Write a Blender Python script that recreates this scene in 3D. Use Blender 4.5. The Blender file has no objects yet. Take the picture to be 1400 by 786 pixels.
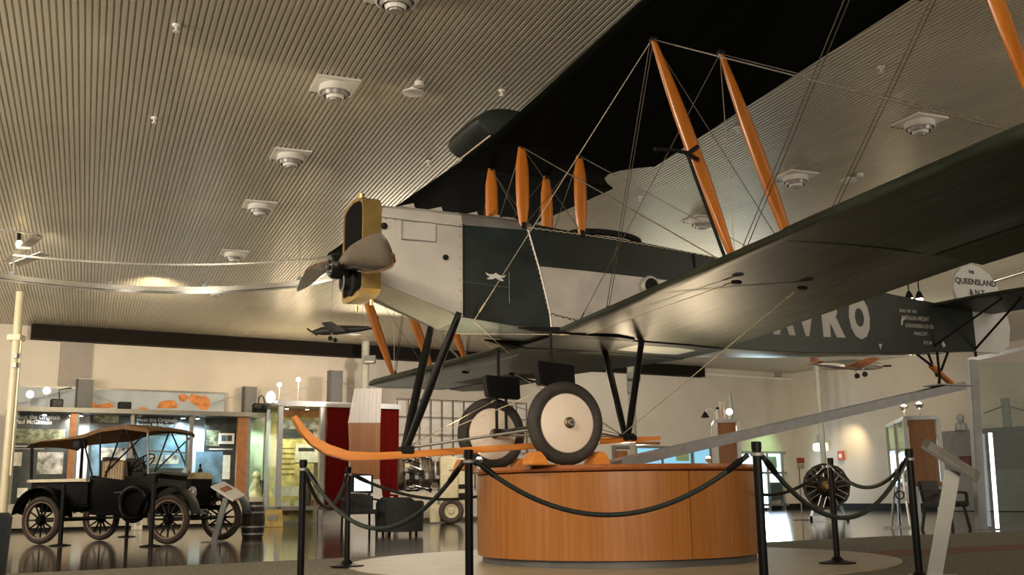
import bpy, bmesh, math, random
from mathutils import Vector, Matrix
random.seed(7)
scene = bpy.context.scene
COL = scene.collection
R = math.radians

# ------------------------------------------------------------------ camera
F_PX, CAM_Z, PITCH, ROLL = 1420.0, 0.67, R(11.3), R(0.83)
cd = bpy.data.cameras.new('camera')
cd.sensor_width = 36.0
cd.lens = 36.0 * F_PX / 1400.0
cd.clip_end = 200
cam = bpy.data.objects.new('camera', cd)
COL.objects.link(cam)
_f = Vector((0, math.cos(PITCH), math.sin(PITCH)))
_r0 = Vector((1, 0, 0)); _u0 = Vector((0, -math.sin(PITCH), math.cos(PITCH)))
_r = math.cos(ROLL) * _r0 - math.sin(ROLL) * _u0
_u = math.cos(ROLL) * _u0 + math.sin(ROLL) * _r0
cam.matrix_world = Matrix(((_r.x, _u.x, -_f.x, 0), (_r.y, _u.y, -_f.y, 0), (_r.z, _u.z, -_f.z, CAM_Z), (0, 0, 0, 1)))
scene.camera = cam
CAM = Vector((0, 0, CAM_Z))

# ------------------------------------------------------------------ light
scene.view_settings.view_transform = 'Standard'
scene.view_settings.look = 'None'
scene.view_settings.gamma = 1.0
scene.view_settings.use_curve_mapping = False
scene.view_settings.exposure = 0.0
w = bpy.data.worlds.new('world'); scene.world = w; w.use_nodes = True
w.node_tree.nodes['Background'].inputs[0].default_value = (1.0, .86, .68, 1)
w.node_tree.nodes['Background'].inputs[1].default_value = 0.07

def lamp(kind, name, loc, energy, color=(1, .82, .6), target=None, size=.3, spot=60, blend=.5, size_y=None):
    l = bpy.data.lights.new(name, kind)
    l.energy = energy; l.color = color
    if kind == 'AREA':
        l.size = size
        if size_y: l.shape = 'RECTANGLE'; l.size_y = size_y
    else:
        l.shadow_soft_size = size
    if kind == 'SPOT':
        l.spot_size = R(spot); l.spot_blend = blend
    o = bpy.data.objects.new(name, l); COL.objects.link(o); o.location = loc
    if target is not None:
        d = Vector(target) - Vector(loc)
        o.rotation_euler = d.to_track_quat('-Z', 'Y').to_euler()
    return o
WARM = (1, .80, .55)
# unseen area lamps added to light the ceiling, in place of its real uplighters
for x, y, e in [(-9, 6, 600), (-13, 15, 620), (0, -3, 620), (11, 8, 190), (16, 20, 330)]:
    lamp('AREA', 'uplight', (x, y, 3.3), e, (1, .88, .70), (x * .9, y + 2, 5), 2.4)
lamp('AREA', 'uplight', (-2, 24, 3.2), 260, (1, .88, .68), (-1, 22, 5), 3.5)
lamp('AREA', 'uplight', (5, 27, 3.2), 90, (.95, .93, .72), (5, 25, 5), 3.0)
# wall wash
lamp('SPOT', 'wall_wash', (-7, 20, 4.7), 1000, (1, .84, .55), (-9.6, 27, 3.6), .3, 95, .9)
lamp('SPOT', 'wall_wash', (0, 23, 4.7), 1000, (1, .86, .72), (-2, 31, 3), .3, 105, .9)
lamp('SPOT', 'wall_wash', (5, 28, 4.7), 680, (.96, .90, .72), (5, 35, 2.5), .3, 105, .9)
lamp('SPOT', 'wall_wash', (8.5, 31, 4.6), 340, (.95, .8, .55), (13, 36, 2), .3, 95, .9)
lamp('SPOT', 'unseen_spot', (-4.0, 3.0, 4.7), 1100, (1, .86, .62), (-4.0, 9.5, 0), .25, 75, .8)  # unseen spot added to brighten the carpet on the left
# unseen key spots added to light the aircraft, standing in for hall spotlights
lamp('SPOT', 'unseen_spot', (-4.5, 1.5, 4.6), 1050, (1, .84, .64), (-.6, 9.5, 2.2), .25, 40, .6)
lamp('SPOT', 'unseen_spot', (3.5, 2.0, 2.4), 520, (1, .80, .58), (.8, 9.8, .6), .25, 40, .7)
# ------------------------------------------------------------------ pixel helpers (real depth, real size)
def ray(x, y): return _f + _r * ((x - 700) / F_PX) - _u * ((y - 393) / F_PX)
def on_z(x, y, z): d = ray(x, y); return CAM + d * ((z - CAM_Z) / d.z)
def at(x, y, depth): d = ray(x, y); return CAM + d * (depth / d.y)

# ------------------------------------------------------------------ materials
MATS = {}
def mat(name, col, rough=.6, metal=0.0, var=.08, scale=6.0, bump=0.0, stretch=(1, 1, 1), emit=None, estr=0, coat=0, spec=None, alpha=None, trans=0):
    if name in MATS: return MATS[name]
    m = bpy.data.materials.new(name); m.use_nodes = True
    nt = m.node_tree; b = nt.nodes['Principled BSDF']
    b.inputs['Roughness'].default_value = rough
    b.inputs['Metallic'].default_value = metal
    if coat: b.inputs['Coat Weight'].default_value = coat; b.inputs['Coat Roughness'].default_value = .15
    if spec is not None: b.inputs['Specular IOR Level'].default_value = spec
    if trans: b.inputs['Transmission Weight'].default_value = trans; b.inputs['IOR'].default_value = 1.05
    c = tuple(col) + (1,)
    b.inputs['Base Color'].default_value = c
    if var > 0:
        tc = nt.nodes.new('ShaderNodeTexCoord'); mp = nt.nodes.new('ShaderNodeMapping')
        nz = nt.nodes.new('ShaderNodeTexNoise'); rp = nt.nodes.new('ShaderNodeValToRGB')
        mp.inputs['Scale'].default_value = stretch
        nz.inputs['Scale'].default_value = scale; nz.inputs['Detail'].default_value = 4
        lo = tuple(max(0, v * (1 - var * 1.6)) for v in col) + (1,); hi = tuple(min(1, v * (1 + var * 1.6)) for v in col) + (1,)
        rp.color_ramp.elements[0].position = .3; rp.color_ramp.elements[1].position = .7
        rp.color_ramp.elements[0].color = lo; rp.color_ramp.elements[1].color = hi
        nt.links.new(tc.outputs['Object'], mp.inputs[0]); nt.links.new(mp.outputs[0], nz.inputs['Vector'])
        nt.links.new(nz.outputs['Fac'], rp.inputs[0]); nt.links.new(rp.outputs[0], b.inputs['Base Color'])
        if bump:
            bp = nt.nodes.new('ShaderNodeBump'); bp.inputs['Strength'].default_value = bump; bp.inputs['Distance'].default_value = .01
            nt.links.new(nz.outputs['Fac'], bp.inputs['Height']); nt.links.new(bp.outputs[0], b.inputs['Normal'])
    if emit:
        b.inputs['Emission Color'].default_value = tuple(emit) + (1,); b.inputs['Emission Strength'].default_value = estr
    MATS[name] = m
    return m
def glass(name='clear_glass', tint=(.95, 1, .98), refl=.12):
    if name in MATS: return MATS[name]
    m = bpy.data.materials.new(name); m.use_nodes = True; nt = m.node_tree
    for n in list(nt.nodes):
        if n.type != 'OUTPUT_MATERIAL': nt.nodes.remove(n)
    out = [n for n in nt.nodes if n.type == 'OUTPUT_MATERIAL'][0]
    t = nt.nodes.new('ShaderNodeBsdfTransparent'); t.inputs[0].default_value = tint + (1,)
    g = nt.nodes.new('ShaderNodeBsdfGlossy'); g.inputs['Roughness'].default_value = .03
    lw = nt.nodes.new('ShaderNodeLayerWeight'); lw.inputs[0].default_value = .5; pw = nt.nodes.new('ShaderNodeMath'); pw.operation = 'POWER'; pw.inputs[1].default_value = 4; fr = nt.nodes.new('ShaderNodeMath'); fr.operation = 'MULTIPLY_ADD'; fr.inputs[1].default_value = .7; fr.inputs[2].default_value = .045
    nt.links.new(lw.outputs['Facing'], pw.inputs[0]); nt.links.new(pw.outputs[0], fr.inputs[0])
    mx = nt.nodes.new('ShaderNodeMixShader')
    nt.links.new(fr.outputs[0], mx.inputs[0]); nt.links.new(t.outputs[0], mx.inputs[1]); nt.links.new(g.outputs[0], mx.inputs[2])
    nt.links.new(mx.outputs[0], out.inputs[0]); MATS[name] = m
    return m
def wood(name, c1, c2, rough=.35, scale=3.0, stretch=(8, 8, .6), coat=.3):
    if name in MATS: return MATS[name]
    m = mat(name, c1, rough, coat=coat, var=.01, scale=scale, stretch=stretch)
    rp = [n for n in m.node_tree.nodes if n.type == 'VALTORGB'][0]
    rp.color_ramp.elements[0].color = tuple(c1) + (1,); rp.color_ramp.elements[1].color = tuple(c2) + (1,)
    return m

# ------------------------------------------------------------------ mesh builder
class MB:
    def __init__(s): s.v = []; s.f = []
    def add(s, vs, fs):
        o = len(s.v); s.v += [tuple(v) for v in vs]; s.f += [tuple(i + o for i in f) for f in fs]; return s
    def box(s, c, d, rot=None):
        c = Vector(c); h = Vector(d) / 2
        vs = [Vector((x * h.x, y * h.y, z * h.z)) for x in (-1, 1) for y in (-1, 1) for z in (-1, 1)]
        if rot is not None: vs = [rot @ v for v in vs]
        return s.add([v + c for v in vs], [(0, 1, 3, 2), (4, 6, 7, 5), (0, 4, 5, 1), (2, 3, 7, 6), (0, 2, 6, 4), (1, 5, 7, 3)])
    def bb(s, a, b):
        a = Vector(a); b = Vector(b)
        return s.box((a + b) / 2, [abs(q) for q in (b - a)])
    def bar(s, p0, p1, w, h, up=(0, 0, 1)):
        p0 = Vector(p0); p1 = Vector(p1); d = (p1 - p0); L = d.length; d.normalize()
        x = Vector(up).cross(d)
        if x.length < 1e-4: x = Vector((1, 0, 0)).cross(d)
        x.normalize(); y = d.cross(x)
        m = Matrix((x, y, d)).transposed()
        return s.box((p0 + p1) / 2, (w, h, L), m)
    def tube(s, pts, r, n=8, cap=True, closed=False):
        pts = [Vector(p) for p in pts]; N = len(pts)
        rs = r if isinstance(r, (list, tuple)) else [r] * N
        vs = []; fs = []; px = None
        for i, p in enumerate(pts):
            if closed: t = pts[(i + 1) % N] - pts[i - 1]
            else: t = pts[min(i + 1, N - 1)] - pts[max(i - 1, 0)]
            t.normalize()
            if px is None:
                a = Vector((0, 0, 1)) if abs(t.z) < .9 else Vector((1, 0, 0))
                px = a.cross(t).normalized()
            else:
                px = (px - t * px.dot(t)).normalized()
            py = t.cross(px)
            for k in range(n):
                A = 2 * math.pi * k / n
                vs.append(p + (px * math.cos(A) + py * math.sin(A)) * rs[i])
        M = N if closed else N - 1
        for i in range(M):
            j = (i + 1) % N
            for k in range(n):
                fs.append((i * n + k, i * n + (k + 1) % n, j * n + (k + 1) % n, j * n + k))
        if cap and not closed:
            fs.append(tuple(range(n - 1, -1, -1))); fs.append(tuple((N - 1) * n + k for k in range(n)))
        return s.add(vs, fs)
    def cyl(s, p0, p1, r0, r1=None, n=16): return s.tube([p0, p1], [r0, r0 if r1 is None else r1], n)
    def lathe(s, prof, origin=(0, 0, 0), axis=(0, 0, 1), n=24, a0=0, a1=2 * math.pi, closed_prof=False):
        # prof: list of (radius, height along the axis)
        ax = Vector(axis).normalized(); a = Vector((1, 0, 0)) if abs(ax.x) < .8 else Vector((0, 1, 0))
        x = (a - ax * a.dot(ax)).normalized(); y = ax.cross(x); O = Vector(origin)
        full = abs(a1 - a0 - 2 * math.pi) < 1e-6; m = n if full else n + 1
        vs = []; fs = []; K = len(prof)
        for i in range(m):
            A = a0 + (a1 - a0) * i / n
            e = x * math.cos(A) + y * math.sin(A)
            for (r, h) in prof: vs.append(O + e * r + ax * h)
        for i in range(n):
            j = (i + 1) % m
            for k in range(K if closed_prof else K - 1):
                l = (k + 1) % K
                fs.append((i * K + k, j * K + k, j * K + l, i * K + l))
        if full and not closed_prof:
            if prof[0][0] > 1e-5: fs.append(tuple(i * K for i in range(n - 1, -1, -1)))
            if prof[-1][0] > 1e-5: fs.append(tuple(i * K + K - 1 for i in range(n)))
        return s.add(vs, fs)
    def sphere(s, c, r, n=12, sc=(1, 1, 1)):
        vs = []; fs = []; H = max(4, n // 2); c = Vector(c)
        for i in range(H + 1):
            t = math.pi * i / H
            for k in range(n):
                a = 2 * math.pi * k / n
                vs.append(c + Vector((r * sc[0] * math.sin(t) * math.cos(a), r * sc[1] * math.sin(t) * math.sin(a), r * sc[2] * math.cos(t))))
        for i in range(H):
            for k in range(n): fs.append((i * n + k, (i + 1) * n + k, (i + 1) * n + (k + 1) % n, i * n + (k + 1) % n))
        return s.add(vs, fs)
    def loft(s, rings, closed=True, cap=True):
        n = len(rings[0]); vs = [v for r in rings for v in r]; fs = []
        for i in range(len(rings) - 1):
            for k in range(n if closed else n - 1):
                fs.append((i * n + k, i * n + (k + 1) % n, (i + 1) * n + (k + 1) % n, (i + 1) * n + k))
        if cap and closed:
            fs.append(tuple(range(n - 1, -1, -1))); fs.append(tuple((len(rings) - 1) * n + k for k in range(n)))
        return s.add(vs, fs)
    def prism(s, poly, thick, frame=None):
        # polygon in local xy, extruded along z by thick, moved by a 4x4 frame
        fr = frame or Matrix(); n = len(poly)
        vs = [fr @ Vector((x, y, 0)) for x, y in poly] + [fr @ Vector((x, y, thick)) for x, y in poly]
        fs = [tuple(range(n - 1, -1, -1)), tuple(range(n, 2 * n))] + [(i, (i + 1) % n, n + (i + 1) % n, n + i) for i in range(n)]
        return s.add(vs, fs)
    def build(s, name, m, parent=None, smooth=35, bevel=0):
        me = bpy.data.meshes.new(name); me.from_pydata(s.v, [], s.f)
        bm = bmesh.new(); bm.from_mesh(me)
        bmesh.ops.remove_doubles(bm, verts=bm.verts, dist=1e-6)
        bmesh.ops.recalc_face_normals(bm, faces=bm.faces)
        if bevel:
            es = [e for e in bm.edges if len(e.link_faces) == 2 and e.calc_face_angle(0) > .6]
            bmesh.ops.bevel(bm, geom=es, offset=bevel, segments=2, affect='EDGES', clamp_overlap=True)
        bm.to_mesh(me); bm.free()
        if smooth:
            me.polygons.foreach_set('use_smooth', [True] * len(me.polygons)); me.set_sharp_from_angle(angle=R(smooth))
        me.materials.append(m)
        o = bpy.data.objects.new(name, me); COL.objects.link(o)
        if parent: o.parent = parent
        return o
def tag(o, label=None, cat=None, group=None, kind=None):
    if label: o['label'] = label
    if cat: o['category'] = cat
    if group: o['group'] = group
    if kind: o['kind'] = kind
    return o
def struct(o): o['kind'] = 'structure'; return o
class Thing:
    """Empty at a thing's base; local digitising of photograph pixels on a local plane y = ly."""
    def __init__(s, name, label, cat, loc, rz=0, group=None):
        s.o = bpy.data.objects.new(name, None); COL.objects.link(s.o); s.o.empty_display_size = .2
        s.loc = Vector(loc); s.rz = rz; s.o.location = loc; s.o.rotation_euler = (0, 0, rz)
        s.M = Matrix.Translation(s.loc) @ Matrix.Rotation(rz, 4, 'Z'); s.I = s.M.inverted()
        tag(s.o, label, cat, group)
    def l(s, P): return s.I @ Vector(P)
    def px(s, x, y, ly=0.0):
        c = s.I @ CAM; d = s.I.to_3x3() @ ray(x, y)
        return c + d * ((ly - c.y) / d.y)
    def pbox(s, mb, x0, y0, x1, y1, ly, depth):
        a = s.px(x0, y0, ly); b = s.px(x1, y1, ly)
        return mb.bb((a.x, ly, a.z), (b.x, ly + depth, b.z))
def copy_tree(o, parent=None):
    c = o.copy(); COL.objects.link(c)
    if parent: c.parent = parent
    for ch in list(o.children): copy_tree(ch, c)
    return c
def text_mesh(body, size, m, parent, M, name='lettering', bold=.0, ext=.002, align='LEFT', sx=1.0):
    cu = bpy.data.curves.new('t', 'FONT'); cu.body = body; cu.size = size; cu.extrude = ext; cu.offset = bold; cu.align_x = align; cu.resolution_u = 3
    t = bpy.data.objects.new('t', cu); COL.objects.link(t)
    dg = bpy.context.evaluated_depsgraph_get()
    me = bpy.data.meshes.new_from_object(t.evaluated_get(dg))
    bpy.data.objects.remove(t); bpy.data.curves.remove(cu)
    me.transform(M @ Matrix.Diagonal((sx, 1, 1, 1))); me.name = name
    me.materials.clear(); me.materials.append(m)
    o = bpy.data.objects.new(name, me); COL.objects.link(o)
    if parent: o.parent = parent
    return o
def frame(o, x, y):
    """4x4 with local x, y axes and origin"""
    x = Vector(x).normalized(); y = Vector(y); y = (y - x * y.dot(x)).normalized(); z = x.cross(y)
    return Matrix(((x.x, y.x, z.x, o[0]), (x.y, y.y, z.y, o[1]), (x.z, y.z, z.z, o[2]), (0, 0, 0, 1)))
# ------------------------------------------------------------------ common materials
M_wallc = mat('cream_wall_paint', (.58, .52, .45), .75, var=.03, scale=1.5)
M_wallg = mat('mauve_grey_paint', (.30, .26, .24), .7, var=.03)
M_white = mat('white_paint', (.75, .73, .70), .5, var=.03)
M_black = mat('black_gloss_paint', (.006, .006, .006), .3, spec=.25, var=.1)
M_blackm = mat('black_matt', (.010, .010, .010), .7, spec=.25, var=.1)
M_alu = mat('brushed_aluminium', (.55, .56, .57), .35, 1.0, var=.06, scale=20)
M_chrome = mat('bright_metal', (.75, .75, .76), .15, 1.0, var=.03)
M_dark = mat('dark_bulkhead', (.006, .0035, .0025), .7, var=.15, spec=.15)
M_greym = mat('grey_metal_paint', (.32, .33, .34), .45, .3, var=.06)
M_glass = glass()
M_bulb = mat('lamp_glow', (1, .9, .7), .4, var=0, emit=(1, .85, .6), estr=40)
M_bulbw = mat('lamp_glow_white', (1, 1, 1), .4, var=0, emit=(.85, .95, 1), estr=30)

# ------------------------------------------------------------------ room shell
A_W = Vector((.861, .508, 0)).normalized(); N_W = Vector((A_W.y, -A_W.x, 0)); W0 = Vector((-11.97, 25.7, 0)); RZ_W = math.atan2(A_W.y, A_W.x)
U_C = 26.0                                   # wall length from W0 to the corner
CORNER = W0 + A_W * U_C
ZC = 5.0
def floor_mat():
    m = mat('polished_floor', (.085, .066, .05), .09, var=.25, scale=1.2, stretch=(1, 3, 1), coat=.2)
    return m
floor = MB(); floor.bb((-45, -12, -.2), (45, 60, 0))
floor = struct(floor.build('floor', floor_mat(), smooth=0))
# carpet inlay towards the viewer
M_carpet = mat('speckled_carpet', (.15, .138, .10), .95, var=.5, scale=60, bump=.3)
cp = [(-9, 7.5)]
for p in [(0, 786), (200, 776), (410, 766), (600, 757), (760, 752), (900, 748), (1021, 743), (1200, 734), (1400, 726)]:
    q = on_z(p[0], p[1], 0); cp.append((q.x, q.y))
cp += [(12.5, 16), (12.5, -3), (-9, -3)]
c = MB(); c.prism(cp[::-1], .006, Matrix.Translation((0, 0, .0))); carpet = c.build('carpet', M_carpet, floor, smooth=0)
M_stripe = mat('rust_carpet_stripe', (.17, .06, .03), .95, var=.3, scale=60)
a = on_z(1045, 764, .006); b = on_z(1230, 752, .006); d = on_z(1420, 743, .006); e = on_z(1420, 750, .006); f2 = on_z(1230, 760, .006); g = on_z(1045, 771, .006)
c = MB(); c.prism([(q.x, q.y) for q in (a, g, f2, e, d, b)], .004, Matrix.Translation((0, 0, .004))); c.build('carpet_stripe', M_stripe, floor, smooth=0)
PL = Vector((1.04, 10.9, 0))                # plinth centre
M_disc = mat('pale_floor_disc', (.36, .31, .23), .5, var=.06, scale=3)
c = MB(); c.lathe([(0, .002), (2.72, .002), (2.72, .016), (0, .016)], PL, n=64); c.build('floor_disc', M_disc, floor)

def wall_strip(name, u0, u1, z0, z1, off, th, m):
    P = [W0 + A_W * u0 + N_W * off, W0 + A_W * u1 + N_W * off, W0 + A_W * u1 + N_W * (off - th), W0 + A_W * u0 + N_W * (off - th)]
    c = MB(); c.add([(p.x, p.y, z0) for p in P] + [(p.x, p.y, z1) for p in P], [(0, 1, 2, 3), (4, 7, 6, 5), (0, 4, 5, 1), (1, 5, 6, 2), (2, 6, 7, 3), (3, 7, 4, 0)])
    return c.build(name, m, smooth=0)
wall_back = struct(wall_strip('wall_back', -14, U_C + .3, 0, ZC, 0, .3, M_wallc))
# u on the wall for a pixel column
def wall_u(x, y, off=0.0):
    d = ray(x, y); o = W0 + N_W * off
    t = (o - CAM).dot(N_W) / d.dot(N_W); P = CAM + d * t
    return (P - W0).dot(A_W), P.z
# right wall
def rwall(name, v0, v1, z0, z1, off, th, m):
    P0 = CORNER + N_W * v0 - A_W * off; P1 = CORNER + N_W * v1 - A_W * off; Q1 = P1 + A_W * th; Q0 = P0 + A_W * th
    c = MB(); c.add([(p.x, p.y, z0) for p in (P0, P1, Q1, Q0)] + [(p.x, p.y, z1) for p in (P0, P1, Q1, Q0)], [(0, 1, 2, 3), (4, 7, 6, 5), (0, 4, 5, 1), (1, 5, 6, 2), (2, 6, 7, 3), (3, 7, 4, 0)])
    return c.build(name, m, smooth=0)
wall_right = struct(rwall('wall_right', -.3, 26, 0, ZC, 0, .3, M_wallc))
struct(rwall('baseboard_right', .02, 25, 0, .22, .02, .02, M_blackm))
struct(wall_strip('baseboard_back', 15.5, U_C - .02, 0, .22, .02, .02, M_blackm))
# dark bulkhead band under the ceiling
u0, z0 = wall_u(42, 454); u1, _ = wall_u(860, 490)
struct(wall_strip('trim_1', u0, 21.5, ZC - .36, ZC, .35, .35, M_dark))
# cream band and grey pilaster blocks
for i, (xa, xb, ya, yb) in enumerate([(84, 112, 456, 700), (933, 944, 494, 506), (1058, 1068, 505, 516)]):
    ua, za = wall_u(xa, ya); ub, zb = wall_u(xb, yb)
    struct(wall_strip('trim_%d' % (i + 2), ua, ub, max(zb, 0), za, .06, .06, M_wallg))
ua, za = wall_u(870, 497); ub, zb = wall_u(1086, 519)
struct(wall_strip('trim_5', 19.5, U_C - .02, zb - .03, zb + .03, .05, .05, M_white))
# left white return wall
ua, za = wall_u(-40, 460); ub, zb = wall_u(20, 700)
# profiled ceiling sheets
def ceiling():
    c_dir = Vector((-.377, .926, 0)).normalized(); e_dir = Vector((c_dir.y, -c_dir.x, 0))
    per = .060; vs = []; fs = []
    n0, n1 = -520, 560
    prof = [(0, 0), (.58, 0), (.68, .016), (.90, .016)]
    row = []
    # roof slab above the sheets; each profiled sheet is a part of it
    c = MB(); c.bb((-45, -12, ZC + .05), (45, 60, ZC + .15)); slab = c.build('ceiling', M_dark, smooth=0)
    m = mat('ceiling_paint', (.60, .55, .45), .36, .25, var=.04, scale=.5)
    ribs = 12; O = Vector((0, 14, 0)); row = []
    for k in range(ribs):
        for (t, h) in prof: row.append(((k + t) * per, h))
    row.append((ribs * per, 0))
    for (e, h) in row:
        for cc in (-26, 42): P = e_dir * e + c_dir * cc; vs.append((P.x, P.y, h))
    for i in range(len(row) - 1): fs.append((2 * i, 2 * i + 1, 2 * i + 3, 2 * i + 2))
    me = bpy.data.meshes.new('ceiling_sheet'); me.from_pydata(vs, [], fs); me.materials.append(m)
    for k in range(-44, 47):
        o = bpy.data.objects.new('ceiling_sheet', me); COL.objects.link(o); o.parent = slab
        P = O + e_dir * (k * ribs * per); o.location = (P.x, P.y, ZC)
    return slab, c_dir, e_dir
ceil, C_DIR, E_DIR = ceiling(); struct(ceil)
RZ_C = math.atan2(E_DIR.y, E_DIR.x)
# ------------------------------------------------------------------ ceiling diffusers
M_dif = mat('diffuser_white', (.80, .77, .72), .45, var=.03)
M_difd = mat('diffuser_shadow', (.06, .055, .05), .7, var=.05)
def diffuser(p, label):
    P = on_z(p[0], p[1], ZC - .12)
    t = Thing('ceiling_diffuser', label, 'air vent', (P.x, P.y, ZC), RZ_C, 'round diffusers on square plates in the ceiling')
    s = .23
    c = MB(); c.box((0, 0, -.012), (2 * s, 2 * s, .022)); c.build('plate', M_dif, t.o, smooth=0)
    c = MB(); c.lathe([(.165, -.02), (.18, -.10), (.165, -.105), (.15, -.02)], n=28, closed_prof=True); c.build('collar', M_dif, t.o)
    c = MB(); c.lathe([(0, -.03), (.16, -.03), (.16, -.04), (0, -.04)], n=24); c.build('dark_throat', M_difd, t.o)
    c = MB(); c.lathe([(.15, -.075), (.13, -.14), (.12, -.14), (.13, -.075)], n=28, closed_prof=True); c.build('ring', mat('diffuser_grey', (.35, .33, .31), .4, .3), t.o)
    c = MB(); c.lathe([(.11, -.10), (.085, -.17), (.075, -.17), (.09, -.10)], n=24, closed_prof=True); c.build('ring', M_dif, t.o)
    c = MB(); c.lathe([(0, -.15), (.065, -.17), (.06, -.185), (0, -.185)], n=20); c.build('centre_cone', MATS['diffuser_grey'], t.o)
    c = MB()
    for i in range(6): c.box((-.19 + i * .076, s + .01, -.012), (.03, .02, .03))
    c.build('edge_notch', M_difd, t.o, smooth=0)['kind'] = 'stuff'
for p, lb in [((541, 7), 'white ceiling diffuser cut by the top edge, nearest in the left row'),
              ((458, 130), 'second diffuser of the left row, beside the white sensor disc'),
              ((397, 223), 'third diffuser from the top in the left ceiling row'),
              ((355, 290), 'fourth diffuser from the top in the left ceiling row'),
              ((320, 354), 'fifth left-row diffuser, just above the curved light rail'),
              ((294, 401), 'farthest left-row diffuser, hanging just below the curved light rail'),
              ((1258, 178), 'largest ceiling diffuser right of the orange wing struts'),
              ((1088, 251), 'ceiling diffuser just right of the rear inner wing strut'),
              ((960, 309), 'ceiling diffuser partly behind the front inner wing strut')]: diffuser(p, lb)
# sensors and sprinklers
for (pa, pb, lb) in [((565, 127), (573, 117), 'white round sensor disc with a small knob on the left ceiling'), ((1160, 247), (1176, 241), 'white sensor disc with a small knob between two right diffusers')]:
    P = on_z(pa[0], pa[1], ZC - .05); Q = on_z(pb[0], pb[1], ZC - .04)
    t = Thing('ceiling_sensor', lb, 'sensor', (P.x, P.y, ZC), 0, 'sensor discs on the ceiling')
    c = MB(); c.lathe([(0, 0), (.05, 0), (.05, -.03), (.115, -.04), (.115, -.055), (0, -.062)], n=24); c.build('disc', M_dif, t.o)
    q = t.l(Q); c = MB(); c.lathe([(0, 0), (.05, 0), (.05, -.05), (0, -.06)], (q.x, q.y, 0), n=14); c.build('knob', M_dif, t.o)
for p, lb in [((241, 38), 'small sprinkler head near the top left of the ceiling'), ((686, 127), 'small sprinkler head between the sensor disc and upper wing'),
              ((586, 223), 'small sprinkler head left of the wing tank'), ((211, 164), 'small sprinkler head left of the second diffuser'), ((1205, 95), 'small sprinkler head between two pairs of right wires'), ((1008, 177), 'small sprinkler head beside the rear inner strut'),
              ((875, 271), 'small sprinkler head left of the front inner strut')]:
    P = on_z(p[0], p[1], ZC - .03)
    c = MB(); c.lathe([(0, 0), (.04, 0), (.035, -.02), (.012, -.025), (.012, -.06), (.03, -.062), (.03, -.07), (0, -.072)], (0, 0, 0), n=12)
    o = c.build('sprinkler_head', M_dif); o.location = (P.x, P.y, ZC); tag(o, lb, 'sprinkler', 'sprinkler heads on the ceiling')

# ------------------------------------------------------------------ curved light rail and its fixture
def arc(cx, cy, Rr, xa, ya, xb, yb, z, n=28):
    a = on_z(xa, ya, z); b = on_z(xb, yb, z)
    A0 = math.atan2(a.y - cy, a.x - cx); A1 = math.atan2(b.y - cy, b.x - cx)
    return [(cx + Rr * math.cos(A0 + (A1 - A0) * i / n), cy + Rr * math.sin(A0 + (A1 - A0) * i / n)) for i in range(n + 1)]
M_rail = mat('rail_satin', (.72, .70, .66), .25, .9, var=.04)
P = arc(-5.44, 14.13, 3.814, -60, 350, 456, 379, 4.3)
t = Thing('light_rail', 'wide curved satin light rail hanging below the left ceiling', 'light rail', (-5.44, 17.9, 4.3))
def ribbon(mb, pts, z0, z1, w, T):
    for i in range(len(pts) - 1):
        pass
    rings = []
    for i, p in enumerate(pts):
        q = pts[min(i + 1, len(pts) - 1)]; r_ = pts[max(i - 1, 0)]
        d = Vector((q[0] - r_[0], q[1] - r_[1], 0)).normalized(); nn = Vector((-d.y, d.x, 0)) * w / 2
        b = Vector((p[0], p[1], 0))
        rings.append([T.l(b + nn + Vector((0, 0, z0))), T.l(b - nn + Vector((0, 0, z0))), T.l(b - nn + Vector((0, 0, z1))), T.l(b + nn + Vector((0, 0, z1)))])
    mb.loft(rings)
c = MB(); ribbon(c, P, 4.26, 4.34, .10, t); c.build('rail', M_rail, t.o)
c = MB(); ribbon(c, P, 4.225, 4.262, .03, t); c.build('lower_fin', M_chrome, t.o)
for i in (6, 12, 18, 25):
    c = MB(); c.cyl(t.l((P[i][0], P[i][1], 4.33)), t.l((P[i][0], P[i][1], ZC)), .006, n=6); c.build('drop_wire', M_greym, t.o)
    c = MB(); c.box(t.l((P[i][0], P[i][1], 4.37)), (.08, .08, .06)); c.build('clamp', M_greym, t.o)
P2 = arc(-5.17, 12.15, 5.143, 20, 345, 470, 351, 4.6)
t = Thing('light_rail', 'thin pale curved rail hanging above the wide curved rail', 'light rail', (-5.17, 17.3, 4.6))
c = MB(); ribbon(c, P2, 4.585, 4.615, .03, t); c.build('rail', M_rail, t.o)
for i in (10, 16, 24):
    c = MB(); c.cyl(t.l((P2[i][0], P2[i][1], 4.6)), t.l((P2[i][0], P2[i][1], ZC)), .006, n=6); c.build('drop_wire', M_greym, t.o)
b0 = at(12, 357, 16.9); b1 = at(52, 322, 15.8)
t = Thing('uplight_fixture', 'folded metal uplight with bare bulb above the left end of the rail', 'light', b0)
c = MB(); c.bar(t.l(b0), t.l(b1), .16, .03); c.build('bracket_arm', M_chrome, t.o, smooth=0)
c = MB(); c.bar(t.l(at(-12, 312, 16)), t.l(at(55, 321, 15.8)), .05, .02); c.build('reflector_edge', M_alu, t.o, smooth=0)
c = MB(); c.bar(t.l(at(20, 362, 17.2)), t.l(at(62, 346, 17.0)), .22, .015); c.build('reflector', M_chrome, t.o, smooth=0)
c = MB(); c.sphere(t.l(at(26, 334, 16.3)), .05, 12, (1, 1, 1.5)); c.build('bulb', mat('amber_bulb', (1, .75, .3), .2, var=0, emit=(1, .7, .3), estr=6), t.o)
c = MB(); c.cyl(t.l(at(26, 318, 16.3)), t.l(at(26, 329, 16.3)), .03, n=10); c.build('bulb_socket', M_blackm, t.o)
q = at(26, 318, 16.3); c = MB(); c.cyl(t.l(q), t.l((q.x, q.y, ZC)), .01, n=6); c.build('drop_wire', M_greym, t.o)
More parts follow.
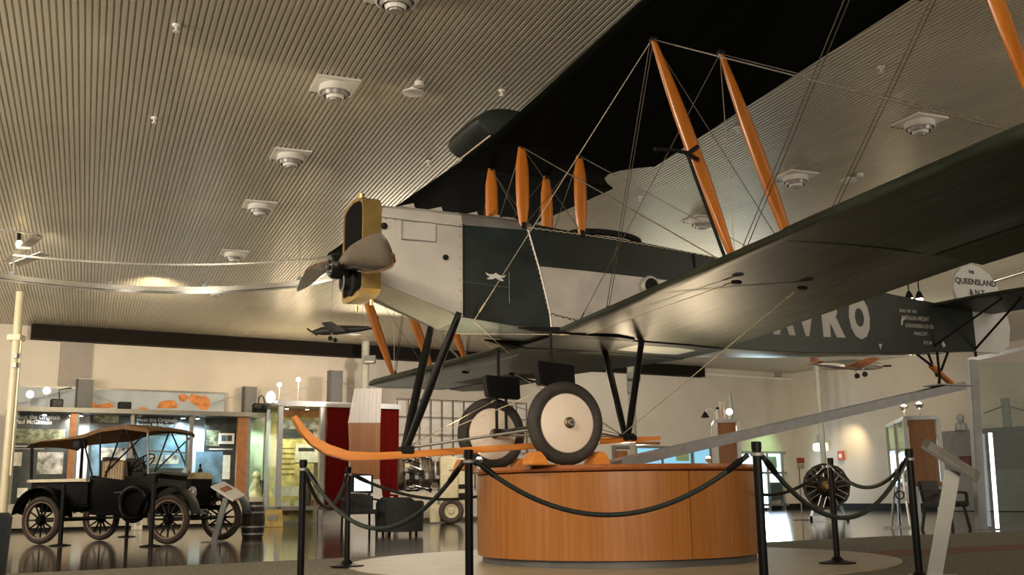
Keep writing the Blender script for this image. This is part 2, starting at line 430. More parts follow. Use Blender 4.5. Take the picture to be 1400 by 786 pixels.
lamp('SPOT', 'uplight_lamp', tuple(at(40, 345, 15.9)), 60, (1, .85, .6), tuple(on_z(95, 372, 5.0)), .08, 70, .8)

# ------------------------------------------------------------------ service poles
q = on_z(28, 399, ZC)
t = Thing('service_pole', 'cream floor-to-ceiling service pole at the left edge', 'pole', (q.x, q.y, 0))
M_cream = mat('cream_gloss', (.66, .60, .42), .4, var=.03)
c = MB(); c.cyl((0, 0, 0), (0, 0, ZC), .085, n=20); c.build('pole', M_cream, t.o)
zz = (t.px(28, 462).z)
c = MB(); c.box((0, -.02, zz), (.28, .26, .12)); c.build('collar_box', M_cream, t.o, smooth=0, bevel=.01)
for y in (487, 500):
    z1 = t.px(28, y).z; c = MB(); c.box((.06, -.10, z1), (.08, .1, .10)); c.build('bracket', M_greym, t.o, smooth=0)
c = MB(); c.bar((.12, -.05, zz), (.12, -.05, 1.2), .03, .03); c.build('conduit', M_cream, t.o)
q = at(499, 540, 29.2)
t = Thing('floodlight_pole', 'grey wall pole with a small floodlight above the white pylon', 'pole', (q.x, q.y, 0))
c = MB(); c.cyl((0, 0, 0), (0, 0, ZC), .11, n=16); c.build('pole', mat('pole_grey_green', (.42, .42, .36), .5), t.o)
z1 = t.px(505, 493).z
c = MB(); c.box((.15, -.22, z1), (.34, .16, .2), Matrix.Rotation(R(-25), 3, 'X')); c.build('floodlight_housing', M_greym, t.o, smooth=0, bevel=.01)
c = MB(); c.box((.15, -.31, z1 - .03), (.26, .02, .14), Matrix.Rotation(R(-25), 3, 'X')); c.build('floodlight_glass', M_white, t.o, smooth=0)
c = MB(); c.bar((0, -.1, z1 - .1), (.15, -.2, z1), .04, .04); c.build('bracket', M_greym, t.o)
q = at(862, 500, 28)
t = Thing('floodlight_pole', 'grey wall pole with floodlight behind the rear undercarriage struts', 'pole', (q.x, q.y, 0))
c = MB(); c.cyl((0, 0, 0), (0, 0, ZC), .1, n=16); c.build('pole', MATS['pole_grey_green'], t.o)
z1 = t.px(862, 516).z
c = MB(); c.box((.05, -.2, z1), (.36, .16, .2), Matrix.Rotation(R(-25), 3, 'X')); c.build('floodlight_housing', M_greym, t.o, smooth=0, bevel=.01)
z2 = t.px(862, 531).z
c = MB(); c.box((-.05, -.18, z2), (.16, .2, .3)); c.build('speaker_box', M_greym, t.o, smooth=0, bevel=.01)
q = at(1121, 560, 35.5)
t = Thing('service_pole', 'pale slanting service pole on the wall right of the corner', 'pole', (q.x, q.y, 0))
c = MB(); c.cyl((0, 0, 0), (0, 0, ZC), .1, n=16); c.build('pole', MATS['pole_grey_green'], t.o)
# ------------------------------------------------------------------ the biplane
M_green = mat('dark_green_dope', (.016, .021, .019), .42, var=.18, scale=3, spec=.4)
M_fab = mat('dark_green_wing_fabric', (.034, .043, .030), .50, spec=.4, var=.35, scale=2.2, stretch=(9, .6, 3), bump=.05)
M_fabshade = mat('shaded_wing_fabric', (.0045, .0055, .0045), .9, var=.3, scale=2.2, stretch=(9, .6, 3), bump=.05, spec=.04)  # same wing fabric, darkened because the upper wing lies in shade
M_ply = mat('dark_green_plywood', (.023, .031, .031), .32, var=.2, scale=3, spec=.45)
M_cowl = mat('pale_aluminium_cowl', (.62, .59, .56), .48, .25, var=.05, scale=4)
M_belly = mat('polished_belly_metal', (.50, .52, .46), .30, .55, var=.10, scale=2)
M_greenb = mat('green_belly_plywood', (.10, .13, .11), .32, var=.15, scale=2, coat=.3)
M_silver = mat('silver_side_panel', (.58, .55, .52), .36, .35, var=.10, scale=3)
M_brass = mat('brass', (.82, .60, .24), .30, .95, var=.08, scale=8)
M_core = mat('radiator_core', (.004, .004, .004), .8, var=.2, scale=80, spec=.1)
M_strut = wood('orange_varnished_spruce', (.48, .135, .012), (.60, .20, .024), .32, 4, (3, 3, .3), .4)
M_ash = wood('varnished_ash_skid', (.62, .20, .03), (.78, .30, .06), .3, 4, (.4, 4, 4), .4)
M_wire = mat('bracing_steel', (.22, .19, .15), .4, .7, var=.05)
M_rope = mat('bright_braided_cable', (.55, .47, .33), .5, .2, var=.2, scale=60)
M_tyre = mat('grey_black_tyre', (.035, .030, .027), .7, var=.2, scale=8)
M_disc2 = mat('cream_wheel_disc', (.86, .75, .64), .45, var=.03)
M_prop = mat('polished_propeller', (.36, .32, .28), .2, 1.0, var=.06, scale=3)
M_cop = mat('copper_sheathing', (.50, .26, .14), .3, 1.0, var=.1)
M_let = mat('cream_white_lettering', (.50, .48, .45), .6, var=.03)
M_rud = mat('white_rudder_fabric', (.62, .62, .60), .55, var=.04)

ORG = Vector((.13, 10.514, .93)); S_ = Vector((-.4226, .9063, 0)); FW = Vector((-.9063, -.4226, 0)); ZP = .391
BP = Thing('biplane', 'dark green vintage biplane with brass radiator and orange struts standing on round wooden plinth', 'aeroplane', ORG, math.atan2(FW.y, FW.x))
B = BP.o
def V(x, y, z): return Vector((x, y, z + ZP))

# --- fuselage sections: x, half width, bottom, longeron, crown
ST = [(1.66, .34, 1.31, 1.985, 2.12), (1.25, .365, 1.17, 1.972, 2.135), (.845, .38, 1.03, 1.957, 2.13), (.40, .395, .985, 1.962, 2.12), (.17, .40, .97, 1.966, 2.10),
      (-.10, .40, .955, 1.962, 2.07), (-.50, .40, .93, 1.95, 2.02), (-1.2, .385, .895, 1.92, 2.0), (-1.9, .355, .875, 1.885, 1.93), (-2.6, .315, .875, 1.845, 1.87),
      (-3.4, .255, .895, 1.79, 1.81), (-4.2, .19, .93, 1.735, 1.745), (-5.0, .13, .975, 1.68, 1.69), (-5.8, .07, 1.03, 1.63, 1.635), (-6.38, .025, 1.065, 1.595, 1.60)]
def sec(x, w, b, t, c, bulge=0):
    r = []
    r += [V(x, w, b), V(x, w, (b + t) / 2), V(x, w, t)]
    for k in range(1, 8):
        a = math.pi * k / 8
        r.append(V(x, w * math.cos(a), t + (c - t) * math.sin(a) ** .8))
    r += [V(x, -w, t), V(x, -w, (b + t) / 2), V(x, -w, b), V(x, -w * .5, b - bulge), V(x, w * .5, b - bulge)]
    return r
def fus(name, i0, i1, m, bulge=0):
    c = MB(); c.loft([sec(*ST[i], bulge=bulge) for i in range(i0, i1 + 1)]); return c.build(name, m, B, smooth=30)
cowl = fus('engine_cowl', 0, 2, M_cowl, .012)
fus('plywood_fuselage', 2, 5, M_ply, .01)
fus('fabric_fuselage', 5, 14, M_green)
# brighter metal under the nose and green belly behind it
def belly(name, sts, m):
    c = MB(); rings = []
    for (x, w, b, t, cr) in sts: rings.append([V(x, w - .004, b - .004), V(x, -w + .004, b - .004), V(x, -w * .5, b - .018), V(x, w * .5, b - .018)])
    c.loft(rings); c.build(name, m, B)
belly('belly_panel', ST[0:3], M_belly); belly('belly_panel', ST[2:6], M_greenb); belly('belly_panel', ST[5:14], M_belly)
c = MB(); rg = []
for (x, w_, b, t_, cr) in (ST[2], ST[3], ST[4], (.10, .40, .966, 1.966, 2.094)):
    o_ = [V(x, w_ + .004, t_ - .012)] + [V(x, (w_ + .003) * math.cos(math.pi * k / 12), t_ + (cr + .004 - t_) * math.sin(math.pi * k / 12) ** .8) for k in range(1, 12)] + [V(x, -w_ - .004, t_ - .012)]
    rg.append(o_ + [p - Vector((0, 0, .006)) for p in o_[::-1]])
c.loft(rg); c.build('deck_cowling', mat('grey_deck_metal', (.40, .38, .36), .35, .6, var=.08), B, smooth=40)
def side(poly, name, m, th=.004, parent=None, port=True):
    """polygon of (x, z) laid on the fuselage side, following its taper"""
    def w(x):
        for a, b in zip(ST, ST[1:]):
            if b[0] <= x <= a[0]:
                k = (a[0] - x) / (a[0] - b[0]); return a[1] + (b[1] - a[1]) * k
        return ST[0][1] if x > ST[0][0] else ST[-1][1]
    sg = 1 if port else -1
    vs = [V(x, sg * (w(x) - .002), z) for x, z in poly] + [V(x, sg * (w(x) + th), z) for x, z in poly]; n = len(poly)
    c = MB(); c.add(vs, [tuple(range(n)), tuple(range(2 * n - 1, n - 1, -1))] + [(i, (i + 1) % n, n + (i + 1) % n, n + i) for i in range(n)])
    return c.build(name, m, parent or B, smooth=0)
def rect(x0, x1, z0, z1): return [(x0, z0), (x1, z0), (x1, z1), (x0, z1)]
def side_strip(name, m, st, sg=1, th=.005, parent=None):
    """st: (x, z low, z high) along the fuselage side"""
    def w(x):
        for a, b in zip(ST, ST[1:]):
            if b[0] <= x <= a[0]: return a[1] + (b[1] - a[1]) * (a[0] - x) / (a[0] - b[0])
    xs = sorted(set([p[0] for p in st] + [q[0] for q in ST if st[-1][0] < q[0] < st[0][0]]), reverse=True)
    rg = []
    for x in xs:
        for a, b in zip(st, st[1:]):
            if b[0] <= x <= a[0]:
                k = (a[0] - x) / (a[0] - b[0]); lo = a[1] + (b[1] - a[1]) * k; hi = a[2] + (b[2] - a[2]) * k; break
        rg.append([V(x, sg * (w(x) - .003), lo), V(x, sg * (w(x) + th), lo), V(x, sg * (w(x) + th), hi), V(x, sg * (w(x) - .003), hi)])
    c = MB(); c.loft(rg); return c.build(name, m, parent or B, smooth=20)
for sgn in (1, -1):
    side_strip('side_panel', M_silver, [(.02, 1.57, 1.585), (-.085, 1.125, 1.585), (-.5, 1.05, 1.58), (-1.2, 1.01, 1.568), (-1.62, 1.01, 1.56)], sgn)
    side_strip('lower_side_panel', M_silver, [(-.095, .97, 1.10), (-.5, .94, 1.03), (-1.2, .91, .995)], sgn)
pan = side(rect(1.12, 1.47, 1.745, 1.93), 'access_panel', M_cowl, .006)
for (a, b) in [((1.12, 1.745), (1.47, 1.745)), ((1.47, 1.745), (1.47, 1.93)), ((1.47, 1.93), (1.12, 1.93)), ((1.12, 1.93), (1.12, 1.745))]:
    c = MB(); c.bar(V(a[0], .379, a[1]), V(b[0], .379, b[1]), .006, .008); c.build('panel_edge', M_greym, pan, smooth=0)
c = MB(); c.tube([V(.36, .40, 1.50), V(.36, .40, 1.19)], .004); c.tube([V(.36, .402, 1.345), V(.845, .388, 1.37)], .004); c.build('panel_seam', M_greenb, B)
c = MB(); c.cyl(V(1.02, .36, 1.60), V(1.02, .388, 1.60), .028, n=14); c.build('cowl_port', M_blackm, B)
c = MB(); c.sphere(V(1.63, .345, 1.86), .035, 10); c.build('cowl_latch', M_blackm, B)
# exhaust stub
c = MB(); c.lathe([(.10, -.02), (.115, .03), (.10, .05), (.085, .05), (.08, -.02)], V(-1.275, .38, 1.475), (0, 1, 0), 20, closed_prof=True); ex = c.build('exhaust_ring', M_silver, B)
c = MB(); c.lathe([(0, .035), (.084, .035), (.084, .04), (0, .04)], V(-1.275, .38, 1.475), (0, 1, 0), 20); c.build('exhaust_mouth', M_blackm, ex)
# cowl rivets and edges
c = MB()
for i in range(9): c.sphere(V(1.62 - i * .095, .352 + i * .0035, 1.93 - i * .001), .007, 6)
for i in range(9): c.sphere(V(.87, .382, 1.06 + i * .11), .007, 6)
c.build('cowl_rivet', M_greym, B)['kind'] = 'stuff'
c = MB(); c.tube([V(1.66, .343, 1.945), V(1.25, .368, 1.932), (V(.845, .383, 1.917))], .005); c.build('cowl_hinge_line', M_alu, B)
c = MB(); c.tube([V(.835, .386, 1.04), V(.835, .386, 1.95)], .006); c.build('cowl_edge_strip', M_blackm, B)
for i, (x, y) in enumerate([(1.32, .1), (1.02, .08), (.62, .05), (.36, .02)]):
    c = MB(); c.loft([[V(x + .09, y + .05, 2.13), V(x + .09, y - .05, 2.13), V(x + .09, y, 2.14)], [V(x - .07, y + .05, 2.125), V(x - .07, y - .05, 2.125), V(x - .07, y, 2.19)]]); c.build('cowl_bump', M_cowl, B)
# lacing along the port side
def lacing(pts, m=M_rope, n=40, amp=.010):
    pts = [Vector(p) for p in pts]; seg = [(b - a).length for a, b in zip(pts, pts[1:])]; T = sum(seg)
    c = MB()
    for i in range(n):
        d = T * (i + .5) / n; k = 0
        while k < len(seg) - 1 and d > seg[k]: d -= seg[k]; k += 1
        p = pts[k].lerp(pts[k + 1], d / seg[k]); t = (pts[k + 1] - pts[k]).normalized(); s = Vector((0, 0, 1)) if abs(t.z) < .7 else Vector((1, 0, 0))
        q = s * amp * (1 if i % 2 else -1)
        c.bar(p - t * T / n * .5 - q, p + t * T / n * .5 + q, .012, .008)
    return c.build('lacing', m, B, smooth=0)
lacing([V(.15, .404, 1.95), V(0.03, .405, 1.55), V(-.075, .405, 1.12)], n=34)
lacing([V(-.08, .403, 1.115), V(-.5, .405, 1.042), V(-1.2, .39, 1.01)], n=30)
c = MB(); c.tube([V(.15, .412, 1.95), V(.03, .412, 1.55), V(-.075, .412, 1.12), V(-.09, .41, .96)], .009); c.build('lacing_strip', M_silver, B)
lacing([V(.17, .405, 1.975), V(-.5, .405, 1.958), V(-1.2, .39, 1.928), V(-2.2, .345, 1.872)], n=60, amp=.006)
c = MB(); c.tube([V(-1.86, .36, 1.89), V(-1.9, .36, 1.5)], .012); c.build('black_tape', M_blackm, B)
# cockpit coaming, windscreen
c = MB()
ring = [V(-.95 + .42 * math.cos(a), .27 * math.sin(a), 2.045 + .02 * math.cos(a)) for a in [2 * math.pi * k / 24 for k in range(24)]]
c.tube(ring, .035, 8, closed=True); c.build('cockpit_coaming', M_blackm, B)
c = MB(); c.loft([[V(.42, -.02, 2.10), V(.42, -.22, 2.09), V(.36, -.22, 2.10), V(.36, -.02, 2.11)], [V(.30, -.04, 2.28), V(.30, -.18, 2.26), V(.285, -.18, 2.26), V(.285, -.04, 2.28)]]); c.build('windscreen', M_glass, B)
c = MB(); c.sphere(V(.12, -.12, 2.13), .11, 12, (1.6, .7, .8)); c.build('headrest_fairing', M_cowl, B)
c = MB(); c.tube([V(.42, -.30, 2.12), V(.42, -.46, 2.16)], .055, 14); c.build('turned_wood_plug', M_strut, B)
# emblem: white winged mark
em = [(-.11, .028), (-.075, .012), (-.03, .012), (0, .03), (.03, .012), (.075, .004), (.11, .018), (.085, -.012), (.055, -.016), (.085, -.045), (.06, -.05), (.02, -.035), (0, -.02), (-.03, -.035), (-.07, -.04), (-.10, -.035), (-.06, -.012), (-.09, -.002)]
side([(.50 - x * 1.0, 1.455 + z) for x, z in em], 'winged_emblem', M_rud, .006)['label'] = 'white winged emblem'
# lettering on the port side
fs = frame(V(-2.99, .262 + .016, 1.11), (-1, -.078, .05), (0, 0, 1))
def letters(body, x, z, h, name='lettering', bold=.006, sx=1.0, lean=.0, width=None):
    def w(xx):
        for a, b in zip(ST, ST[1:]):
            if b[0] <= xx <= a[0]:
                k = (a[0] - xx) / (a[0] - b[0]); return a[1] + (b[1] - a[1]) * k
        return .02
    wa = w(x); wb = w(x - .8)
    M = frame(V(x, wa + .003, z), (-.8, wb - wa, .8 * lean), (0, 0, 1))
    o = text_mesh(body, h / .70, M_let, B, M, name, bold, .001, 'LEFT', sx)
    if width:
        xs = [(M.inverted() @ v.co).x for v in o.data.vertices]; k = width / (max(xs) - min(xs)); mn = min(xs)
        Mi = M.inverted()
        for v in o.data.vertices:
            p = Mi @ v.co; p.x = (p.x - mn) * k; v.co = M @ p
    return o
letters('A', -2.93, 1.112, .43, bold=.045, width=.34, lean=.03)
letters('V', -3.27, 1.122, .43, bold=.045, width=.36, lean=.03)
letters('R', -3.70, 1.132, .43, bold=.045, width=.36, lean=.03)
letters('O', -4.145, 1.142, .43, bold=.045, width=.35, lean=.03)
def centre_text(body, x, z, h, width):
    letters(body, x + width / 2, z, h * .85, bold=0, width=width, lean=.02)
centre_text('BUILT BY THE', -5.17, 1.475, .045, .30)
centre_text('AUSTRALIAN AIRCRAFT', -5.29, 1.385, .062, .50)
centre_text('& ENGINEERING CO LTD', -5.35, 1.295, .055, .50)
centre_text('MASCOT', -5.36, 1.205, .05, .24)
centre_text('N.S.W.', -5.48, 1.10, .05, .17)
side([(-5.02, 1.31), (-5.03, 1.38), (-5.06, 1.41), (-5.12, 1.415), (-5.06, 1.37), (-5.05, 1.32)], 'swoosh_mark', M_let)
side([(-5.72, 1.12), (-5.76, 1.16), (-5.80, 1.10), (-5.75, 1.08)], 'inspection_mark', M_let); side([(-4.60, 1.06), (-4.66, 1.06), (-4.63, .99)], 'inspection_mark', M_let)

# --- radiator
def rad_ring(x, w, z0, z1, cr, low):
    r = [V(x, w, z0 + .06), V(x, w, z1)]
    for k in range(1, 8):
        a = math.pi * k / 8; r.append(V(x, w * math.cos(a), z1 + cr * math.sin(a) ** .75))
    r += [V(x, -w, z1), V(x, -w, z0 + .06)]
    for k in range(1, 6):
        a = math.pi * k / 6; r.append(V(x, -w * math.cos(a), z0 + .06 - low * math.sin(a) ** .6))
    return r
RD = bpy.data.objects.new('radiator', None); COL.objects.link(RD); RD.parent = B; RD.location = (0, 0, 0)
def rad(name, m, x0, x1, w, z0, z1, cr, low, sm=30): c = MB(); c.loft([rad_ring(x0, w, z0, z1, cr, low), rad_ring(x1, w, z0, z1, cr, low)]); return c.build(name, m, RD, smooth=sm)
# shell as an open frame
def annulus(name, m, x0, x1, o_, i_):
    a0 = rad_ring(x0, *o_); a1 = rad_ring(x1, *o_); b0 = rad_ring(x0, *i_); b1 = rad_ring(x1, *i_); n = len(a0); c = MB()
    vs = a0 + a1 + b0 + b1; fs = []
    for k in range(n):
        j = (k + 1) % n
        fs += [(k, j, n + j, n + k), (2 * n + k, 3 * n + k, 3 * n + j, 2 * n + j), (k, 2 * n + k, 2 * n + j, j), (n + k, n + j, 3 * n + j, 3 * n + k)]
    c.add(vs, fs); return c.build(name, m, RD, smooth=30)
annulus('brass_shell', M_brass, 1.655, 1.835, (.345, 1.19, 2.03, .15, .06), (.318, 1.215, 2.02, .125, .03))
rad('core', M_core, 1.68, 1.822, .316, 1.22, 2.02, .123, .03)
rad('lower_apron', M_brass, 1.66, 1.832, .335, 1.20, 1.245, .0, .06)
c = MB(); c.lathe([(0, 0), (.13, 0), (.13, .03), (.07, .05), (.07, .12), (0, .12)], V(1.82, 0, 1.36), (1, 0, 0), 24); c.build('crankshaft_nose', M_blackm, RD)
c = MB(); c.lathe([(.075, .0), (.09, .0), (.09, .01), (.075, .01)], V(1.93, 0, 1.36), (1, 0, 0), 24, closed_prof=True); c.build('nose_ring', M_greym, RD)
c = MB(); c.lathe([(0, 0), (.05, 0), (.05, .04), (.03, .05), (.03, .08), (0, .085)], V(1.75, .0, 2.175), (0, 0, 1), 14); c.build('filler_cap', M_brass, RD)
c = MB(); c.cyl(V(1.7, .2, 1.17), V(1.7, .2, 1.12), .018); c.cyl(V(1.75, -.12, 1.16), V(1.75, -.12, 1.11), .018); c.build('drain_tap', M_brass, RD)
# --- propeller
PRP = bpy.data.objects.new('propeller', None); COL.objects.link(PRP); PRP.parent = B; PRP.location = V(1.97, 0, 1.515); PRP.rotation_euler = (R(-6), 0, 0)
c = MB(); c.lathe([(0, -.12), (.10, -.12), (.125, -.09), (.125, .05), (.11, .08), (.05, .085), (.04, .10), (0, .10)], (0, 0, 0), (1, 0, 0), 24); c.build('hub', M_black, PRP)
for i in range(8):
    a = math.pi / 4 * i; c = MB(); c.cyl((.07, .085 * math.cos(a), .085 * math.sin(a)), (.10, .085 * math.cos(a), .085 * math.sin(a)), .012, n=6); c.build('hub_bolt', M_greym, PRP)
def blade(sg):
    prof = [(.06, .10, 70, .05), (.20, .14, 58, .05), (.40, .21, 46, .042), (.65, .285, 36, .034), (.95, .315, 30, .026), (1.25, .32, 27, .02), (1.42, .30, 26, .016), (1.52, .24, 25, .012), (1.56, .12, 25, .008)]
    rings = []; lead = []
    for (y, ch, pt, th) in prof:
        a = R(pt); t = Vector((math.sin(a), 0, math.cos(a) * sg)); n = Vector((math.cos(a), 0, -math.sin(a) * sg))
        O = Vector((-.01, sg * y, 0)); rg = []
        for (u, k) in [(-.5, .1), (-.3, .8), (0, 1), (.3, .7), (.5, .1), (.3, -.25), (0, -.3), (-.3, -.25)]:
            rg.append(O + t * u * ch + n * k * th)
        rings.append(rg)
        if y > .35: lead.append(O - t * .49 * ch)
    c = MB(); c.loft(rings); b = c.build('blade', M_prop, PRP, smooth=50)
    c = MB(); c.tube(lead, [.014] * len(lead), 6); c.build('copper_edge', M_cop, PRP)
blade(1); blade(-1)

# --- wings
def airfoil(le, te, z_le, z_te, th):
    pts = [(0, 0), (.012, .30), (.05, .62), (.15, .93), (.3, 1.0), (.5, .86), (.75, .48), (1, .04), (1, -.02), (.75, .05), (.5, .03), (.3, -.02), (.12, -.10), (.04, -.16), (.01, -.12)]
    return [(le + (te - le) * u, z_le + (z_te - z_le) * u + k * th) for u, k in pts]
def wing(name, st, m=None):
    """st: list of (y, le, te, z_le, z_te, th)"""
    c = MB(); c.loft([[V(x, s[0], z) for x, z in airfoil(*s[1:])] for s in st]); return c.build(name, m or M_fab, B, smooth=40)
def zU(y): return 2.835 + (.056 * (y - .45) if y > 0 else .030 * (-y - .45))
def zL(y): return .915 + (.052 * (y - .4) if y > 0 else .026 * (-y - .4)) - (.02 if y < 0 else 0)
UL, UT, LL, LT = .56, -1.36, -.12, -2.2
INC = .05
AIL0 = 3.85
def side_wing(z, LE, TE_, sg, y0, ytip, name, m=None, ail=3.85, dte=0):
    m = m or M_fab; AIL0 = ail
    def TEf(y): return TE_ + dte * (y - .4)
    ys = [y0, 1.4, 2.6, AIL0]
    st = [(sg * y, LE, TEf(y), z(sg * y), z(sg * y) - INC * (1 - .8 * min(1, (y - .4) / 3.4)), .13) for y in ys]
    TE = TEf(AIL0)
    st += [(sg * y, LE, TE + .46, z(sg * y), z(sg * y) - INC * .15 + .008, .13) for y in (AIL0 + .001, 5.2, ytip - .55)]
    st += [(sg * (ytip - .25), LE - .12, TE + .46, z(sg * ytip), z(sg * ytip) - INC * .15, .10), (sg * (ytip - .05), LE - .40, TE + .5, z(sg * ytip), z(sg * ytip) - INC * .15, .06), (sg * ytip, LE - .65, TE + .7, z(sg * ytip), z(sg * ytip) - INC * .1, .02)]
    wg = wing(name, st, m)
    # aileron
    c = MB(); rg = []
    for (y, k) in [(AIL0 + .03, 1), (5.2, 1), (ytip - .7, 1), (ytip - .15, .5)]:
        za = z(sg * y) - INC * .2
        rg.append([V(TE + .45, sg * y, za + .05), V(TE + .45, sg * y, za - .0), V(TE + .45 - .48 * k, sg * y, za - .03 * k - .01), V(TE + .45 - .48 * k, sg * y, za - .03 * k)])
    c.loft(rg); c.build('aileron', m, wg, smooth=30)
    return wg
side_wing(zU, UL, UT, 1, .44, 6.35, 'upper_wing', M_fabshade, 4.12); side_wing(zU, UL, UT, -1, .44, 6.35, 'upper_wing', M_fabshade, 4.12)
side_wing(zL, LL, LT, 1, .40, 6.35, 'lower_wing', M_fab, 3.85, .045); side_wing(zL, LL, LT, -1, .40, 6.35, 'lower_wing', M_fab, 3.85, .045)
wing('centre_section', [(y, UL, te, zU(.45), zU(.45) - .045, .13) for y, te in ((.44, UT), (.32, -1.22), (.15, -1.08), (0, -1.04), (-.15, -1.08), (-.32, -1.22), (-.44, UT))], M_fabshade)
wing('wing_root_fairing', [(y, LL - .02, LT, .90, .85, .10) for y in (.40, -.40)], M_green)
# dark root rib under the lower wing
for sg in (1, -1):
    c = MB(); c.loft([[V(.28, sg * .41, .945), V(.28, sg * .43, .945), V(.28, sg * .42, .955)], [V(-.12, sg * .40, .885), V(-.12, sg * .56, .885), V(-.12, sg * .48, .97)], [V(-.75, sg * .41, .875), V(-.75, sg * .60, .88), V(-.75, sg * .5, .95)], [V(-1.0, sg * .42, .875), V(-1.0, sg * .5, .88), V(-1.0, sg * .46, .93)]]); c.build('root_fairing', M_blackm, B)
# --- gravity tank above the centre section
TK = MB(); rg = []
for (y, k) in [(.44, .72), (.42, .95), (.30, 1), (-.30, 1), (-.42, .95), (-.44, .72)]:
    r_ = []
    for j in range(16):
        a = 2 * math.pi * j / 16
        r_.append(V(.34 + .36 * k * math.cos(a) - (.25 if math.cos(a) < 0 else 0) * abs(math.cos(a)), y, 3.03 + .17 * k * math.sin(a)))
    rg.append(r_)
TK.loft(rg); tk = TK.build('fuel_tank', M_green, B, smooth=45)
c = MB(); c.bar(V(.56, .43, 2.875), V(.56, -.43, 2.875), .012, .018); c.build('tank_strip', M_rope, tk, smooth=0)
# --- struts
def strut(a, b, wd, th, m, name, fit=True, shape=(.35, .85, 1, .85, .35), chord=(1, 0, 0)):
    a = Vector(a); b = Vector(b); d = (b - a).normalized(); ch = Vector(chord); ch = (ch - d * ch.dot(d)).normalized(); n = d.cross(ch); rings = []
    K = len(shape)
    for i, s in enumerate(shape):
        p = a.lerp(b, i / (K - 1)); rings.append([p + ch * math.cos(t) * wd / 2 * s + n * math.sin(t) * th / 2 * (.5 + .5 * s) for t in [2 * math.pi * k / 12 for k in range(12)]])
    c = MB(); c.loft(rings); o = c.build(name, m, B, smooth=60)
    if fit:
        for p in (a, b):
            f = MB(); f.bar(p - d * .035, p + d * .035, wd * .3 + .02, th * .5 + .02); f.build('strut_fitting', M_blackm, o, smooth=0)
    return o
XF, XR = .19, -.475
YI, YO = 2.85, 5.72
RK = -.70
sp = (.30, .70, .95, 1, .95, .70, .30)
for sg in (1, -1):
    strut(V(XF, sg * .385, zU(.4) + .0), V(XF, sg * .385, 1.99), .15, .05, M_strut, 'cabane_strut', shape=(.5, .95, 1, .95, .55)); strut(V(XR, sg * .385, zU(.4) - .02), V(XR, sg * .385, 1.97), .15, .05, M_strut, 'cabane_strut', shape=(.5, .95, 1, .95, .55))
    for y in (YI, YO):
        for X in (XF, XR):
            strut(V(X, sg * y, zU(sg * y) - .0), V(X + RK, sg * y, zL(sg * y) + .08), .15, .055, M_strut, 'interplane_strut', shape=sp)
# pitot head on the inner front strut
c = MB(); p0 = V(XF + RK * .43, YI + .03, 2.05); 
P_ = lambda x, y: BP.px(x, y, YI + .06)
c.tube([P_(895, 204), P_(920, 205), P_(940, 209)], .016); c.tube([P_(938, 211), P_(954, 200)], .016); c.tube([P_(938, 208), P_(955, 218)], .014); c.tube([P_(940, 211), P_(950, 240), P_(991, 352)], .014); c.build('pitot_tube', M_blackm, B)
# --- undercarriage
for sg in (1, -1):
    st_ = strut(V(.89, sg * .37, 1.04), V(1.285, sg * .03, -.20), .085, .06, M_black, 'undercarriage_strut', shape=(.8, 1, 1, 1, .8))
    strut(V(-1.15, sg * .37, .86), V(-1.16, sg * .03, -.06), .08, .055, M_black, 'undercarriage_strut', shape=(.8, 1, 1, 1, .8))
# skid: upswept at the front
path = [(2.36, .08, .055), (2.28, -.04, .085), (2.18, -.14, .11), (2.05, -.215, .13), (1.85, -.275, .12), (1.6, -.278, .10), (1.28, -.262, .095), (.6, -.215, .09), (-.3, -.155, .085), (-1.1, -.105, .08), (-1.55, -.08, .06)]
path = [(x, z, .7 * h) for x, z, h in path]
rg = []
for i, (x, z, h) in enumerate(path):
    a = path[max(i - 1, 0)]; b = path[min(i + 1, len(path) - 1)]; t = Vector((b[0] - a[0], 0, b[1] - a[1])).normalized(); n = Vector((-t.z, 0, t.x))
    O = V(x, 0, z); w_ = .055
    rg.append([O + n * h / 2 + Vector((0, w_, 0)), O - n * h / 2 + Vector((0, w_, 0)), O - n * h / 2 - Vector((0, w_, 0)), O + n * h / 2 - Vector((0, w_, 0))])
c = MB(); c.loft(rg); sk = c.build('landing_skid', M_ash, B, smooth=50, bevel=.006)
for x, z in [(1.28, -.22), (-1.16, -.07)]:
    f = MB(); f.box(V(x, 0, z), (.13, .14, .07)); f.build('skid_fitting', M_blackm, sk, smooth=0, bevel=.01)
for x in (-1.11, -1.2):
    f = MB(); f.lathe([(0, -.02), (.03, -.02), (.03, .02), (0, .02)], V(x, .075, -.085), (0, 1, 0), 12); f.build('skid_shackle', M_black, sk)
f = MB(); f.box(V(-1.42, 0, -.135), (.24, .10, .03)); f.build('skid_shoe', M_cop, sk, smooth=0)
WY = .83
c = MB(); c.cyl(V(0, -.98, 0), V(0, .96, 0), .028, n=14); c.build('axle', M_greym, B)
c = MB(); c.bar(V(0, -.8, .0), V(0, .8, .0), .06, .05); c.build('axle_fairing', M_black, B, smooth=0, bevel=.01)
